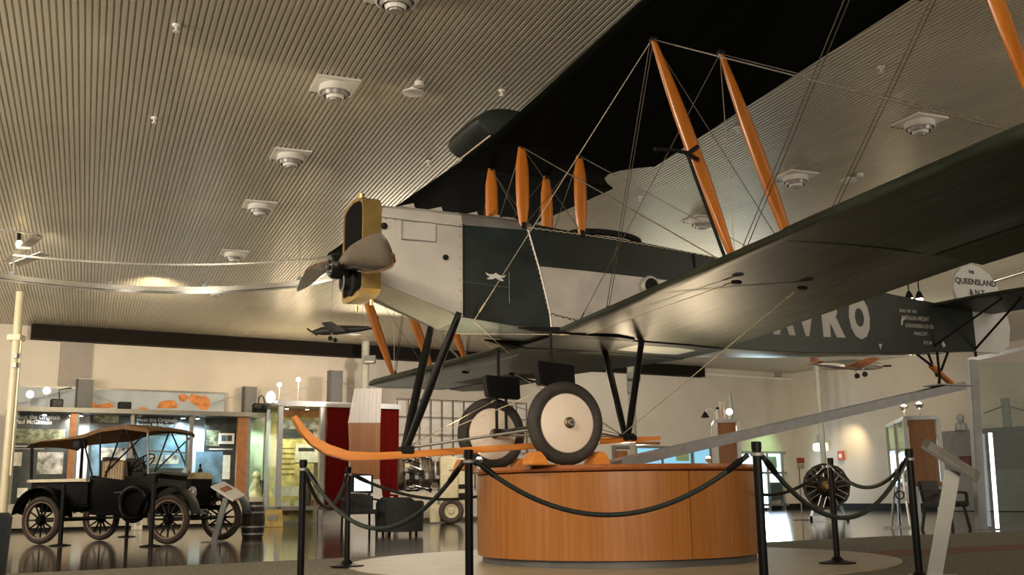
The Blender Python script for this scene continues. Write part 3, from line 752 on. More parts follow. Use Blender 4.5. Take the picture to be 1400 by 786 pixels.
for sg in (1, -1):
    # radius rods from the skid to the axle
    c = MB(); c.tube([V(1.22, 0, -.19), V(.03, sg * .70, -.02)], .014); c.tube([V(-1.12, 0, -.08), V(-.03, sg * .70, -.02)], .014); c.build('radius_rod', M_alu, B)
    O = V(0, sg * WY - (.06 if sg < 0 else 0), 0)
    W = bpy.data.objects.new('wheel', None); COL.objects.link(W); W.parent = B; W.location = O
    prof = []
    for k in range(16):
        a = 2 * math.pi * k / 16; prof.append((.327 + .064 * math.cos(a), .062 * math.sin(a)))
    c = MB(); c.lathe(prof, (0, 0, 0), (0, 1, 0), 56, closed_prof=True); c.build('tyre', M_tyre, W, smooth=60)
    c = MB(); c.lathe([(.052, .075), (.15, .066), (.27, .040), (.275, .030), (.275, -.030), (.27, -.040), (.15, -.066), (.052, -.075)], (0, 0, 0), (0, 1, 0), 48, closed_prof=True); c.build('disc_cover', M_disc2, W, smooth=50)
    for s2 in (1, -1):
        c = MB(); c.lathe([(.268, .034 * s2), (.285, .040 * s2), (.292, .034 * s2), (.28, .024 * s2)], (0, 0, 0), (0, 1, 0), 48, closed_prof=True); c.build('rim_bead', mat('rim_grey', (.30, .27, .23), .5, .2), W)
    c = MB(); c.lathe([(0, -.09), (.05, -.09), (.052, .09), (.036, .095), (.036, .125), (.018, .13), (0, .13)], (0, 0, 0), (0, 1, 0), 20); c.build('hub_cap', mat('hub_bronze', (.22, .16, .11), .35, .7), W)
    # shock absorber housing
    y = sg * .62; c = MB()
    tops = [(.21, .60), (-.17, .58)]; bots = [(.16, .43), (-.21, .33)]
    for_ = [[V(.20, y - .06, .60), V(.20, y + .06, .60), V(-.20, y + .05, .57), V(-.20, y - .05, .57)], [V(.17, y - .06, .37), V(.17, y + .06, .37), V(-.21, y + .05, .35), V(-.21, y - .05, .35)]]
    c.loft(for_); bx = c.build('shock_absorber_box', M_black, B, smooth=0, bevel=.012)
    c = MB(); c.cyl(V(.03, y, .57), V(.03, y, .90), .016, n=10); c.build('upper_rod', M_blackm, bx)
    for dx in (-.055, .055):
        c = MB(); c.cyl(V(dx, y, .38), V(dx, y, .0), .016, n=10); c.build('lower_rod', M_blackm, bx)
    c = MB(); c.box(V(0, y, 0), (.16, .08, .07)); c.build('axle_clamp', M_blackm, bx, smooth=0, bevel=.01)
# --- tail
c = MB()
rp = [(-6.36, 1.06), (-6.80, 1.06), (-6.98, 1.16), (-7.04, 1.40), (-6.98, 1.72), (-6.88, 1.95), (-6.76, 2.10), (-6.58, 2.19), (-6.42, 2.21), (-6.26, 2.16), (-6.14, 2.04), (-6.09, 1.88), (-6.13, 1.74), (-6.22, 1.65), (-6.36, 1.62)]
n = len(rp); c.add([V(x, .022, z) for x, z in rp] + [V(x, -.022, z) for x, z in rp], [tuple(range(n)), tuple(range(2 * n - 1, n - 1, -1))] + [(i, (i + 1) % n, n + (i + 1) % n, n + i) for i in range(n)])
rud = c.build('rudder', M_rud, B, smooth=30); rud['label'] = 'white comma-shaped rudder with black lettering'
M_ink = mat('black_lettering', (.03, .03, .035), .6, var=0)
def rtext(body, z, size, x0, x1):
    M = frame(V(x0, .024, z), (-1, 0, .0), (0, 0, 1)); o = text_mesh(body, size / .7, M_ink, rud, M, 'rudder_lettering', .003, .001)
    Mi = M.inverted(); xs = [(Mi @ v.co).x for v in o.data.vertices]; k = (x0 - x1) / (max(xs) - min(xs)); mn = min(xs)
    for v in o.data.vertices:
        p = Mi @ v.co; p.x = (p.x - mn) * k; v.co = M @ p
rtext('THE', 2.085, .04, -6.38, -6.48); rtext('QUEENSLAND', 1.94, .075, -6.13, -6.86); rtext('& N.T.', 1.80, .075, -6.36, -6.66); rtext('AERIAL', 1.68, .06, -6.26, -6.70)
for sg in (1, -1):
    st = [(sg * .03, -5.62, -6.75, 1.60, 1.57, .07), (sg * .7, -5.66, -6.85, 1.60, 1.57, .07), (sg * 1.3, -5.78, -6.88, 1.60, 1.57, .06), (sg * 1.62, -5.98, -6.80, 1.60, 1.57, .04), (sg * 1.72, -6.2, -6.6, 1.60, 1.585, .02)]
    wing('tailplane', st, M_fab)
    c = MB(); c.tube([V(-5.55, sg * .03, 1.05), V(-5.95, sg * .85, 1.585)], .014); c.build('tail_brace', M_blackm, B)
    c = MB(); c.tube([V(-6.36, sg * .02, 1.09), V(-6.15, sg * .95, 1.585)], .014); c.build('tail_brace', M_blackm, B)
c = MB(); c.cyl(V(-6.385, 0, 1.0), V(-6.385, 0, 1.62), .018, n=10); c.build('sternpost', M_blackm, B)
c = MB(); c.bar(V(-5.58, 0, .86), V(-5.93, 0, .625), .075, .05); ts = c.build('tail_skid', M_strut, B, smooth=0, bevel=.012); ts['label'] = 'varnished wooden tail skid with black struts'
for a, b in [(V(-5.35, .0, 1.0), V(-5.62, .02, .83)), (V(-5.62, .09, 1.02), V(-5.70, .02, .72)), (V(-5.66, -.09, 1.02), V(-5.70, -.02, .72)), (V(-5.90, 0, 1.03), V(-5.72, 0, .74)), (V(-5.72, 0, .74), V(-5.60, .1, .62)), (V(-5.72, 0, .74), V(-5.80, -.1, .62))]:
    f = MB(); f.cyl(a, b, .016, n=8); f.build('skid_brace', M_blackm, ts)

# --- bracing wires: (start, end)
def UF(y): return V(XF, y, zU(y) - .02)
def UR(y): return V(XR, y, zU(y) - .03)
def LF(y): return V(XF + RK, y, zL(y) + .06)
def LR(y): return V(XR + RK, y, zL(y) + .05)
def LFu(y): return V(XF + RK, y, zL(y) - .04)
def wire(a, b, r=.004, m=None, dbl=0):
    a = Vector(a); b = Vector(b); d = (b - a); s = Vector((d.y, -d.x, 0)).normalized() if abs(d.x) + abs(d.y) > .1 else Vector((1, 0, 0))
    c = MB()
    if dbl:
        for k in (-1, 1): c.cyl(a + s * dbl * k, b + s * dbl * k, r, n=5)
    else: c.cyl(a, b, r, n=5)
    # turnbuckle near the lower end
    p = a.lerp(b, .93); q = a.lerp(b, .965); c.cyl(p, q, r * 2.2, n=6)
    c.build('bracing_wire', m or M_wire, B)
for sg in (1, -1):
    wire(UF(sg * YI), V(.74, sg * .41, 1.0), .0042, M_rope)
    wire(UR(sg * YI), V(-.35, sg * .43, .97))
    wire(UF(sg * YI), LF(sg * .75), .004, dbl=.012)
    wire(UF(sg * .40), LF(sg * YI), dbl=.01); wire(UR(sg * .40), LR(sg * YI))
    wire(UF(sg * YO), LF(sg * YI), .004, dbl=.018); wire(UR(sg * YO), LR(sg * YI), .004, dbl=.018)
    wire(UF(sg * YI), LF(sg * YO), .005, dbl=.012); wire(UR(sg * YI), LR(sg * YO))
    for y in (YI, YO): wire(UF(sg * y), LR(sg * y)); wire(UR(sg * y), LF(sg * y))
    wire(UF(sg * .4), V(XR, sg * .39, 1.98)); wire(UR(sg * .4), V(XF, sg * .39, 1.98))
    wire(V(-1.1, 0, -.05), LFu(sg * YI) + Vector((-.66, 0, .01)), .005, M_rope); wire(V(.74, sg * .40, .99), V(-.13, -sg * .70, .86), .004, M_rope)
    wire(V(-.28, sg * .78, .86), LFu(sg * YI), .004, M_rope)
    wire(V(1.25, 0, -.18), V(.05, sg * .62, .35), .004, M_rope); wire(V(-1.1, 0, -.05), V(-.05, sg * .62, .30), .004)
    for (X, y) in [(XF + RK, YI), (XR + RK, YI)]:
        f = MB(); f.sphere(V(X, sg * y, zL(sg * y) - .05), .035, 8, (1.6, 1, .6)); f.build('strut_fitting', M_blackm, B)
wire(UF(.38), V(XF, -.39, 2.0)); wire(UF(-.38), V(XF, .39, 2.0)); wire(UR(.38), V(XR, -.39, 1.99))
# ------------------------------------------------------------------ plinth
M_ven = wood('cherry_veneer', (.29, .105, .022), (.38, .150, .038), .30, 2.5, (14, 14, .35), .35)
M_rim = wood('dark_cherry_rim', (.26, .075, .018), (.34, .11, .03), .25, 3, (5, 5, 5), .4)
t = Thing('plinth', 'large round veneered plinth carrying the biplane', 'plinth', PL)
ZT = .93; RP = 1.43
c = MB(); c.lathe([(0, .0165), (RP - .05, .0165), (RP - .05, .09), (0, .09)], n=64); c.build('toe_kick', mat('grey_kick', (.12, .12, .12), .4, .3), t.o)
c = MB(); c.lathe([(0, .09), (RP - .025, .09), (RP - .025, ZT - .06), (0, ZT - .06)], n=64); c.build('drum_core', M_blackm, t.o)
NP = 3; ga = .003
# seam seen right of centre at image x = 946
_q = ray(944, 700); cx = _q.x / _q.y
# ray x = cx*y meets the drum circle
A_ = 1 + cx * cx; B_ = -2 * (cx * PL.x + PL.y); C_ = PL.x ** 2 + PL.y ** 2 - RP ** 2
yy = (-B_ - math.sqrt(B_ * B_ - 4 * A_ * C_)) / (2 * A_); seam = math.atan2(yy - PL.y, cx * yy - PL.x)
for i in range(NP):
    a0 = seam - R([110, 220, 360][i]) + ga; a1 = seam - R([0, 110, 220][i]) - ga
    c = MB(); pr = [(RP - .026, .085), (RP, .085), (RP, ZT - .065), (RP - .026, ZT - .065)]; K = 28; vs = []; fs = []
    for j in range(K + 1):
        a = a0 + (a1 - a0) * j / K
        for r_, z in pr: vs.append((r_ * math.cos(a), r_ * math.sin(a), z))
    for j in range(K):
        for k in range(4): fs.append((j * 4 + k, (j + 1) * 4 + k, (j + 1) * 4 + (k + 1) % 4, j * 4 + (k + 1) % 4))
    fs += [(0, 1, 2, 3), (K * 4 + 3, K * 4 + 2, K * 4 + 1, K * 4)]
    c.add(vs, fs); c.build('veneer_panel', M_ven, t.o)
c = MB(); c.lathe([(0, ZT - .065), (RP - .03, ZT - .065), (RP + .0, ZT - .055), (RP + .035, ZT - .05), (RP + .045, ZT - .03), (RP + .035, ZT), (0, ZT)], n=80); c.build('top_rim', M_rim, t.o, smooth=30)
# chocks
def chock(P, rz, lb):
    t = Thing('wheel_chock', lb, 'chock', P, rz, 'wooden wheel chocks')
    poly = [(-.02, 0), (.17, 0), (.17, .05), (.13, .12), (.08, .13), (.03, .08)]
    c = MB(); c.prism(poly, .20, Matrix(((1, 0, 0, 0), (0, 0, -1, .10), (0, 1, 0, 0), (0, 0, 0, 1)))); c.build('block', M_ash, t.o, smooth=0, bevel=.008)
    c = MB(); c.box((.06, 0, .006), (.3, .24, .012)); c.build('base_plate', M_ven, t.o, smooth=0)
def bpw(x, y): return BP.M @ Vector((x, y, 0))
rzp = BP.rz
chock(bpw(.235, WY), rzp, 'wooden chock in front of the near wheel'); chock(bpw(-.235, WY), rzp + math.pi, 'wooden chock behind the near wheel')
chock(bpw(.235, -WY - .06), rzp, 'wooden chock in front of the far wheel'); chock(bpw(-.235, -WY - .06), rzp + math.pi, 'wooden chock behind the far wheel')
# plinth spotlights
M_lampb = mat('lamp_body', (.45, .40, .34), .3, .6)
def plinth_spot(px, py, depth, lb, energy, tgt, cone=120):
    q = at(px, py, depth)
    t = Thing('plinth_spotlight', lb, 'spotlight', (q.x, q.y, ZT), 0, 'small spotlights around the plinth top')
    c = MB(); c.cyl((0, 0, 0), (0, 0, .03), .04, n=14); c.build('foot', M_lampb, t.o)
    c = MB(); c.cyl((0, 0, .03), (0, 0, .07), .012, n=8); c.build('stem', M_lampb, t.o)
    c = MB(); c.lathe([(0, .06), (.028, .06), (.04, .10), (.036, .10), (.02, .07)], n=16); c.build('cup', M_lampb, t.o)
    c = MB(); c.sphere((0, 0, .095), .028, 12); c.build('bulb', M_bulb, t.o)
    lamp('SPOT', 'plinth_light', (q.x, q.y, ZT + .14), energy, (1, .78, .5), tgt, .03, cone, .9)
plinth_spot(655, 632, 10.6, 'bright plinth spotlight at the far left edge, under the skid', 150, tuple(bpw(.9, -.1) + Vector((0, 0, 1.1))), 74)
plinth_spot(857, 616, 11.6, 'bright plinth spotlight below the rear undercarriage struts', 140, tuple(bpw(-.9, .9) + Vector((0, 0, 1.3))))
plinth_spot(875, 627, 12.1, 'small plinth spotlight between the skid end and the ramp', 50, tuple(bpw(-1.6, 1.5) + Vector((0, 0, 1.2))))
plinth_spot(968, 622, 11.4, 'bright plinth spotlight at the foot of the tail ramp', 150, tuple(bpw(-1.9, 1.6) + Vector((0, 0, 1.2))))
# tail ramp
b0 = bpw(-1.05, -.05) + Vector((0, 0, .03)); b1 = BP.M @ V(-6.02, 0, .598)
t = Thing('tail_ramp', 'long sloping aluminium beam from plinth top up to the tail skid', 'ramp', b0)
d = (b1 - b0); sd = Vector((-S_.x, -S_.y, 0)); up = sd.cross(d.normalized())
c = MB(); c.bar(Vector((0, 0, 0)), d, .24, .075, up=(0, 0, 1)); c.build('beam', mat('ramp_aluminium', (.27, .27, .28), .45, .4, var=.08, scale=10), t.o, smooth=0, bevel=.006)
for s in (-1, 1):
    c = MB(); c.bar(sd * s * .12 + Vector((0, 0, .012)), d + sd * s * .12 + Vector((0, 0, .012)), .012, .10); c.build('side_flange', MATS['ramp_aluminium'], t.o, smooth=0)
c = MB(); q = t.l(BP.M @ V(-5.86, 0, .610)); c.box(q, (.55, .3, .016), Matrix.Rotation(BP.rz, 3, 'Z')); c.build('skid_plate', M_greym, t.o, smooth=0)

# ------------------------------------------------------------------ rope barrier
M_post = mat('black_post', (.004, .004, .0045), .45, var=.1, spec=.2)
M_cord = mat('dark_green_rope', (.014, .022, .019), .75, var=.25, scale=80, bump=.3)
PH = .95
def hook(T, p):
    c = MB(); c.sphere(T.l(p), .02, 8); return c
posts = {}
def stanchion(key, x, d, lb):
    q = at(x, 660, d)
    t = Thing('rope_stanchion', lb, 'barrier post', (q.x, q.y, .0165), 0, 'black rope stanchions around the plinth')
    c = MB(); c.lathe([(0, 0), (.165, 0), (.165, .012), (.06, .03), (.035, .06), (0, .06)], n=28); c.build('base', M_post, t.o)
    c = MB(); c.lathe([(0, .04), (.027, .04), (.027, PH - .02), (0, PH - .02)], n=18); c.build('post', M_post, t.o)
    c = MB(); c.lathe([(0, PH - .05), (.031, PH - .05), (.031, PH - .004), (.026, PH), (0, PH)], n=18); c.build('cap', M_post, t.o)
    c = MB(); c.lathe([(.027, PH - .09), (.038, PH - .085), (.038, PH - .07), (.027, PH - .065)], n=16, closed_prof=True); c.build('hook_ring', M_greym, t.o)
    posts[key] = Vector((q.x, q.y, PH - .06))
stanchion('a', 414, 8.27, 'black barrier post at front left, left of the plinth'); stanchion('b', 641, 6.9, 'black barrier post in front of the left plinth edge')
stanchion('c', 1037, 6.35, 'black barrier post in front of the right plinth edge'); stanchion('d', 1246, 7.84, 'rightmost black barrier post beside the sloping information stand')
stanchion('e', 476, 10.4, 'rear left black barrier post in front of the dark chair'); stanchion('f', 1137, 9.8, 'rear right black barrier post in front of the radial engine')
def rope(a, b, sag, lb, r=.016, trim=.05):
    a = Vector(a); b = Vector(b); d = b - a; L = d.length; n = 24
    dn = d.normalized(); a = a + dn * trim; b = b - dn * trim
    t = Thing('barrier_rope', lb, 'rope', (a + b) / 2 - Vector((0, 0, sag)), 0, 'sagging dark barrier ropes')
    pts = []
    for i in range(n + 1):
        k = i / n; p = a.lerp(b, k); p.z -= sag * (1 - (2 * k - 1) ** 2); pts.append(t.l(p))
    c = MB(); c.tube(pts, r, 10); c.build('cord', M_cord, t.o, smooth=60)
    for (p, q, s) in [(pts[0], pts[2], a), (pts[-1], pts[-3], b)]:
        e = MB(); e.tube([p, p.lerp(q, .45), p.lerp(q, .9)], [.010, .022, .019], 10); e.build('end_ferrule', M_black, t.o)
P_ = posts
rope(P_['a'], P_['b'], .44, 'rope between the front left post and the left plinth post'); rope(P_['b'], P_['c'], .35, 'longest rope sagging across the front of the plinth')
rope(P_['c'], P_['d'], .40, 'rope between the two right front posts'); rope(P_['d'], P_['f'], .20, 'rope from rightmost post back to the rear right post')
rope(P_['a'], P_['e'], .30, 'rope from front left post back to the rear left post')
hid1 = Vector((.19, 12.16, .86)); hid2 = Vector((2.30, 11.96, .86))   # hooks on the far side of the plinth
rope(P_['e'], hid1, .24, 'rope running from rear left post behind the plinth'); rope(P_['f'], hid2, .24, 'rope running from rear right post behind the plinth')
# ------------------------------------------------------------------ sloping information stand (right)
q = on_z(1274, 790, 0)
q = at(1277, 787, 8.35)
t = Thing('information_stand', 'grey sloping information stand at right of the barrier', 'sign stand', (q.x, q.y, 0), R(-18))
ly = 0
top = t.px(1303, 643, 0); 
M_st = mat('stand_aluminium', (.32, .32, .30), .42, .5, var=.05)
c = MB(); c.bar((0, 0, 0), (top.x, .0, top.z), .11, .05, up=(0, 1, 0)); c.build('leg', M_st, t.o, smooth=0, bevel=.008)
c = MB(); c.box((0, 0, .006), (.36, .30, .012)); c.build('foot_plate', M_st, t.o, smooth=0)
tl = t.px(1262, 605, .0); tr = t.px(1338, 653, .0)
ux = (tr - tl); L_ = ux.length; ux.normalize(); vy = Vector((0, 1, 0)); vy = (vy + Vector((0, 0, .35))); vy = (vy - ux * vy.dot(ux)).normalized(); nz = ux.cross(vy)
O = (tl + tr) / 2; Mx = Matrix((ux, vy, nz)).transposed()
c = MB(); c.box(O, (L_, .34, .022), Mx); tray = c.build('sign_tray', M_st, t.o, smooth=0, bevel=.006)
c = MB(); c.box(O + nz * .013, (L_ * .80, .26, .004), Mx); c.build('printed_panel', mat('printed_paper', (.5, .48, .45), .3, var=.15, scale=14), tray, smooth=0)
for k in range(6):
    c = MB(); c.box(O + nz * .0153 + vy * (-.10 + .035 * k) + ux * .04, (L_ * .6, .010, .0006), Mx); c.build('text_line', mat('print_grey', (.2, .2, .2), .5), tray, smooth=0)
# ------------------------------------------------------------------ vintage touring utility car
CAR = Thing('vintage_car', 'black open vintage utility car with tan canvas top and spoked wheels', 'car', (-7.68 + .25 * .951, 17.93 - .25 * .309, 0), R(-18))
K_ = CAR.o
M_cblk = mat('car_black_enamel', (.003, .0028, .0028), .38, var=.1, spec=.15)
M_cint = mat('car_black_leather', (.010, .007, .005), .6, var=.2, scale=20, bump=.2)
M_can = mat('tan_canvas', (.17, .085, .035), .85, var=.15, scale=14, bump=.2)
M_cty = mat('car_tyre', (.030, .020, .016), .75, var=.2)
M_spk = mat('dark_red_brown_rim', (.16, .10, .07), .5, var=.15)
WB = 2.42
def car_wheel(x, y, name='wheel'):
    W = bpy.data.objects.new(name, None); COL.objects.link(W); W.parent = K_; W.location = (x, y, .38)
    prof = [(.335 + .044 * math.cos(a), .044 * math.sin(a)) for a in [2 * math.pi * k / 12 for k in range(12)]]
    c = MB(); c.lathe(prof, axis=(0, 1, 0), n=40, closed_prof=True); c.build('tyre', M_cty, W, smooth=60)
    c = MB(); c.lathe([(.275, -.03), (.30, -.035), (.30, .035), (.275, .03)], axis=(0, 1, 0), n=36, closed_prof=True); c.build('rim', M_spk, W)
    for k in range(12):
        a = 2 * math.pi * k / 12; c = MB(); c.cyl((.05 * math.cos(a), 0, .05 * math.sin(a)), (.285 * math.cos(a), 0, .285 * math.sin(a)), .018, .013, 8); c.build('spoke', M_spk if k % 1 else M_cblk, W)
    c = MB(); c.lathe([(0, -.08), (.05, -.08), (.085, -.03), (.085, .03), (.05, .08), (.03, .10), (0, .10)], axis=(0, 1, 0), n=18); c.build('hub', M_cblk, W)
for x in (0, WB):
    for y in (-.71, .71): car_wheel(x, y)
    c = MB(); c.cyl((x, -.66, .38), (x, .66, .38), .035, n=10); c.build('axle', M_cblk, K_)
c = MB(); c.lathe([(.25 + .05 * math.cos(a), .05 * math.sin(a)) for a in [2 * math.pi * k / 12 for k in range(12)]], (1.72, -.66, .62), (0, 1, 0), 32, closed_prof=True); c.build('spare_tyre', M_cblk, K_, smooth=60)
# chassis, running boards
c = MB()
for y in (-.35, .35): c.bb((-.35, y - .03, .50), (2.65, y + .03, .58))
c.build('chassis_rail', M_cblk, K_, smooth=0)
for s in (-1, 1):
    c = MB(); c.bb((.45, s * .55, .40), (1.95, s * .80, .425)); c.build('running_board', M_cblk, K_, smooth=0)
    # fenders
    for (x0, rr, a0, a1) in [(0, .50, 15, 172), (WB, .49, 5, 150)]:
        pts = []
        for k in range(15):
            a = R(a0 + (a1 - a0) * k / 14); pts.append((x0 + rr * math.cos(a) * (1.0), .40 + rr * math.sin(a)))
        if x0 > 1: pts.append((1.92, .42))
        else: pts = [(.50, .42)] + pts
        rg = [[Vector((x, s * .58, z)), Vector((x, s * .71, z + .03)), Vector((x, s * .84, z)), Vector((x, s * .84, z - .012)), Vector((x, s * .71, z + .018)), Vector((x, s * .58, z - .012))] for x, z in pts]
        c = MB(); c.loft(rg); c.build('fender', M_cblk, K_, smooth=60)
# rear tray
c = MB(); c.bb((-.32, -.60, .58), (.80, .60, .66)); c.bb((-.32, -.62, .62), (.80, -.58, .98)); c.bb((-.32, .58, .62), (.80, .62, .98)); c.bb((-.34, -.62, .62), (-.30, .62, .98)); c.build('cargo_tray', M_cblk, K_, smooth=0, bevel=.006)
c = MB(); c.bb((-.40, -.66, .985), (.78, -.58, 1.03)); c.bb((-.40, .58, .985), (.78, .66, 1.03)); c.bb((-.40, -.66, .985), (-.34, .66, 1.03)); c.build('pale_tray_rail', mat('bleached_wood', (.62, .55, .40), .6, var=.1), K_, smooth=0)
c = MB(); c.bb((-.30, -.58, .95), (.76, .58, .975)); c.build('canvas_load_cover', mat('cream_canvas', (.42, .36, .20), .8, var=.1), K_, smooth=0)
# body tub
def ring(x, w, z0, z1): return [Vector((x, -w, z1)), Vector((x, -w, (z0 + z1) / 2)), Vector((x, -w * .92, z0)), Vector((x, w * .92, z0)), Vector((x, w, (z0 + z1) / 2)), Vector((x, w, z1))]
c = MB(); c.loft([ring(.78, .58, .46, 1.08), ring(1.0, .60, .44, 1.05), ring(1.55, .58, .44, .98), ring(1.95, .46, .46, 1.10)]); c.build('body_tub', M_cblk, K_, smooth=40, bevel=.01)
c = MB(); c.bar((1.30, -.61, .80), (1.45, -.61, .80), .012, .02); c.build('door_handle', M_chrome, K_)
# seats
for y in (-.29, .29):
    c = MB(); c.box((.98, y, 1.12), (.16, .46, .50), Matrix.Rotation(R(-8), 3, 'Y')); c.build('seat_back', M_cint, K_, smooth=30, bevel=.05)
c = MB(); c.box((1.22, 0, .98), (.42, 1.04, .16)); c.build('seat_cushion', M_cint, K_, smooth=30, bevel=.04)
M_ply2 = mat('striped_panel_pale', (.55, .42, .28), .7, var=.1)
sp_ = bpy.data.objects.new('striped_seat_cover', None); COL.objects.link(sp_); sp_.parent = K_
_a = CAR.px(141, 631, -.55); _b = CAR.px(168, 657, -.55); _w = (_b.x - _a.x) / 8; _zm = (_a.z + _b.z) / 2; _h = _a.z - _b.z
for k in range(8):
    c = MB(); c.box((_a.x + _w * (k + .5), -.55, _zm), (_w * .7, .05, _h)); c.build('pale_stripe', M_ply2, sp_, smooth=30, bevel=.012)
c = MB(); c.bb((_a.x - .01, -.54, _b.z - .01), (_b.x + .01, -.51, _a.z + .01)); c.build('cover_backing', M_can, sp_, smooth=0)
# steering column and wheel
c = MB(); c.cyl((1.95, -.28, .85), (1.58, -.28, 1.26), .018, n=10); c.build('steering_column', M_cblk, K_)
c = MB(); ax = Vector((-.37, 0, .41)).normalized(); c.lathe([(.20 + .013 * math.cos(a), .013 * math.sin(a)) for a in [math.pi * k / 3 for k in range(6)]], (1.57, -.28, 1.27), ax, 28, closed_prof=True); stw = c.build('steering_wheel', M_cblk, K_)
u_ = Vector((0, 1, 0)); v_ = ax.cross(u_)
for k in range(4):
    a = math.pi / 4 + k * math.pi / 2; c = MB(); c.cyl(Vector((1.57, -.28, 1.27)), Vector((1.57, -.28, 1.27)) + (u_ * math.cos(a) + v_ * math.sin(a)) * .2, .010, n=6); c.build('wheel_spoke', M_cblk, stw)
# hood, cowl and radiator
c = MB()
def hood(x, w, z0, zt): return [Vector((x, -w, z0)), Vector((x, -w, zt - .10)), Vector((x, -w * .75, zt - .03)), Vector((x, 0, zt)), Vector((x, w * .75, zt - .03)), Vector((x, w, zt - .10)), Vector((x, w, z0))]
c.loft([hood(1.70, .46, .60, 1.14), hood(1.95, .40, .60, 1.12), hood(2.42, .28, .62, 1.06)]); c.build('hood', M_cblk, K_, smooth=25)
c = MB(); c.loft([hood(2.42, .29, .58, 1.10), hood(2.50, .29, .58, 1.10)]); rd = c.build('radiator_shell', M_cblk, K_, smooth=25)
c = MB(); c.bb((2.495, -.25, .60), (2.512, .25, .98)); c.build('radiator_core', M_core, rd, smooth=0)
c = MB(); c.loft([hood(2.43, .295, 1.0, 1.115), hood(2.52, .285, 1.0, 1.11)]); c.build('brass_header', mat('aged_brass', (.45, .36, .20), .35, .9, var=.15), rd, smooth=25)
c = MB(); c.lathe([(0, 0), (.035, 0), (.035, .04), (.012, .06), (.02, .11), (0, .14)], (2.46, 0, 1.11), n=12); c.build('filler_cap', M_blackm, rd)
for y in (-.36, .40):
    c = MB(); c.lathe([(0, -.13), (.05, -.12), (.095, -.03), (.10, .03), (.085, .03), (0, .0)], (2.55, y, .78), (1, 0, 0), 20); hl = c.build('headlamp', M_cblk, K_)
    c = MB(); c.lathe([(0, .035), (.086, .028), (.10, .03), (.10, .045), (.086, .045), (0, .055)], (2.55, y, .78), (1, 0, 0), 20); c.build('lamp_lens', mat('lamp_lens', (.75, .75, .78), .1, .8, var=.1), hl)
    c = MB(); c.cyl((2.50, y, .68), (2.48, y * .9, .56), .015, n=8); c.build('lamp_bracket', M_cblk, hl)
c = MB(); c.cyl((2.56, 0, .50), (2.70, 0, .44), .012, n=8); c.cyl((2.70, 0, .44), (2.70, 0, .34), .012, n=8); c.build('crank_handle', M_cblk, K_)
c = MB(); c.bb((2.52, -.15, .44), (2.54, .15, .52)); c.build('number_plate', mat('plate_grey', (.35, .33, .30), .5), K_, smooth=0)
# windscreen and canvas top
c = MB()
for s in (-1, 1): c.bar((1.86, s * .52, 1.08), (1.80, s * .52, 1.80), .022, .022)
for z, x in ((1.10, 1.858), (1.45, 1.83), (1.79, 1.80)): c.bar((x, -.52, z), (x, .52, z), .02, .02)
c.build('windscreen_frame', M_greym, K_, smooth=0)
c = MB(); c.loft([[Vector((1.855, -.50, 1.12)), Vector((1.855, .50, 1.12)), Vector((1.849, .50, 1.12)), Vector((1.849, -.50, 1.12))], [Vector((1.803, -.50, 1.78)), Vector((1.803, .50, 1.78)), Vector((1.797, .50, 1.78)), Vector((1.797, -.50, 1.78))]]); c.build('windscreen_glass', M_glass, K_, smooth=0)
prof = [(-.50, 1.60), (-.44, 1.66), (-.2, 1.70), (.2, 1.715), (.62, 1.78), (.98, 1.87), (1.4, 1.90), (1.84, 1.84), (1.90, 1.80)]
rg = []
for x, z in prof:
    lo = z - .10 if x > .5 else z - .05
    r_ = [Vector((x, -.62, lo))] + [Vector((x, .62 * math.sin(R(-72 + 24 * k)) / math.sin(R(72)), z - .055 + .055 * math.cos(R(-72 + 24 * k)))) for k in range(7)] + [Vector((x, .62, lo)), Vector((x, .60, lo))] + [Vector((x, .60 * math.sin(R(72 - 24 * k)) / math.sin(R(72)), z - .075 + .055 * math.cos(R(72 - 24 * k)))) for k in range(7)] + [Vector((x, -.60, lo))]
    rg.append(r_)
c = MB(); c.loft(rg); c.build('canvas_top', M_can, K_, smooth=50)
for s in (-1, 1):
    c = MB(); c.bar((-.38, s * .58, 1.0), (-.40, s * .60, 1.62), .05, .05); c.build('roof_post', M_cblk, K_, smooth=0)
    for (a, b) in [((.86, 1.05), (.60, 1.72)), ((1.0, 1.05), (.95, 1.82)), ((1.1, 1.05), (1.40, 1.84)), ((1.84, 1.10), (1.42, 1.84)), ((1.10, 1.12), (1.80, 1.70))]:
        c = MB(); c.cyl((a[0], s * .60, a[1]), (b[0], s * .60, b[1]), .014, n=8); c.build('roof_stay', M_cblk, K_)
c = MB(); c.box((.45, -.45, 1.60), (.16, .2, .14)); c.build('hanging_lantern', M_blackm, K_, smooth=0, bevel=.02)
# posts round the car
for x, y, lb in [(82, 746, 'black car barrier post beside the rear wheel of the vintage car'), (206, 747, 'black car barrier post just before the front wheel of the vintage car'), (173, 734, 'black car barrier post seen beneath the vintage car')]:
    q = on_z(x, y, 0); t = Thing('car_barrier_post', lb, 'barrier post', (q.x, q.y, 0), 0, 'posts around the vintage car')
    c = MB(); c.lathe([(0, 0), (.16, 0), (.16, .012), (.04, .03), (0, .03)], n=20); c.build('base', M_post, t.o)
    hh = .93 if y > 740 else .6
    c = MB(); c.lathe([(0, .02), (.035, .02), (.035, hh - .02), (.02, hh), (0, hh)], n=14); c.build('post', M_post, t.o)
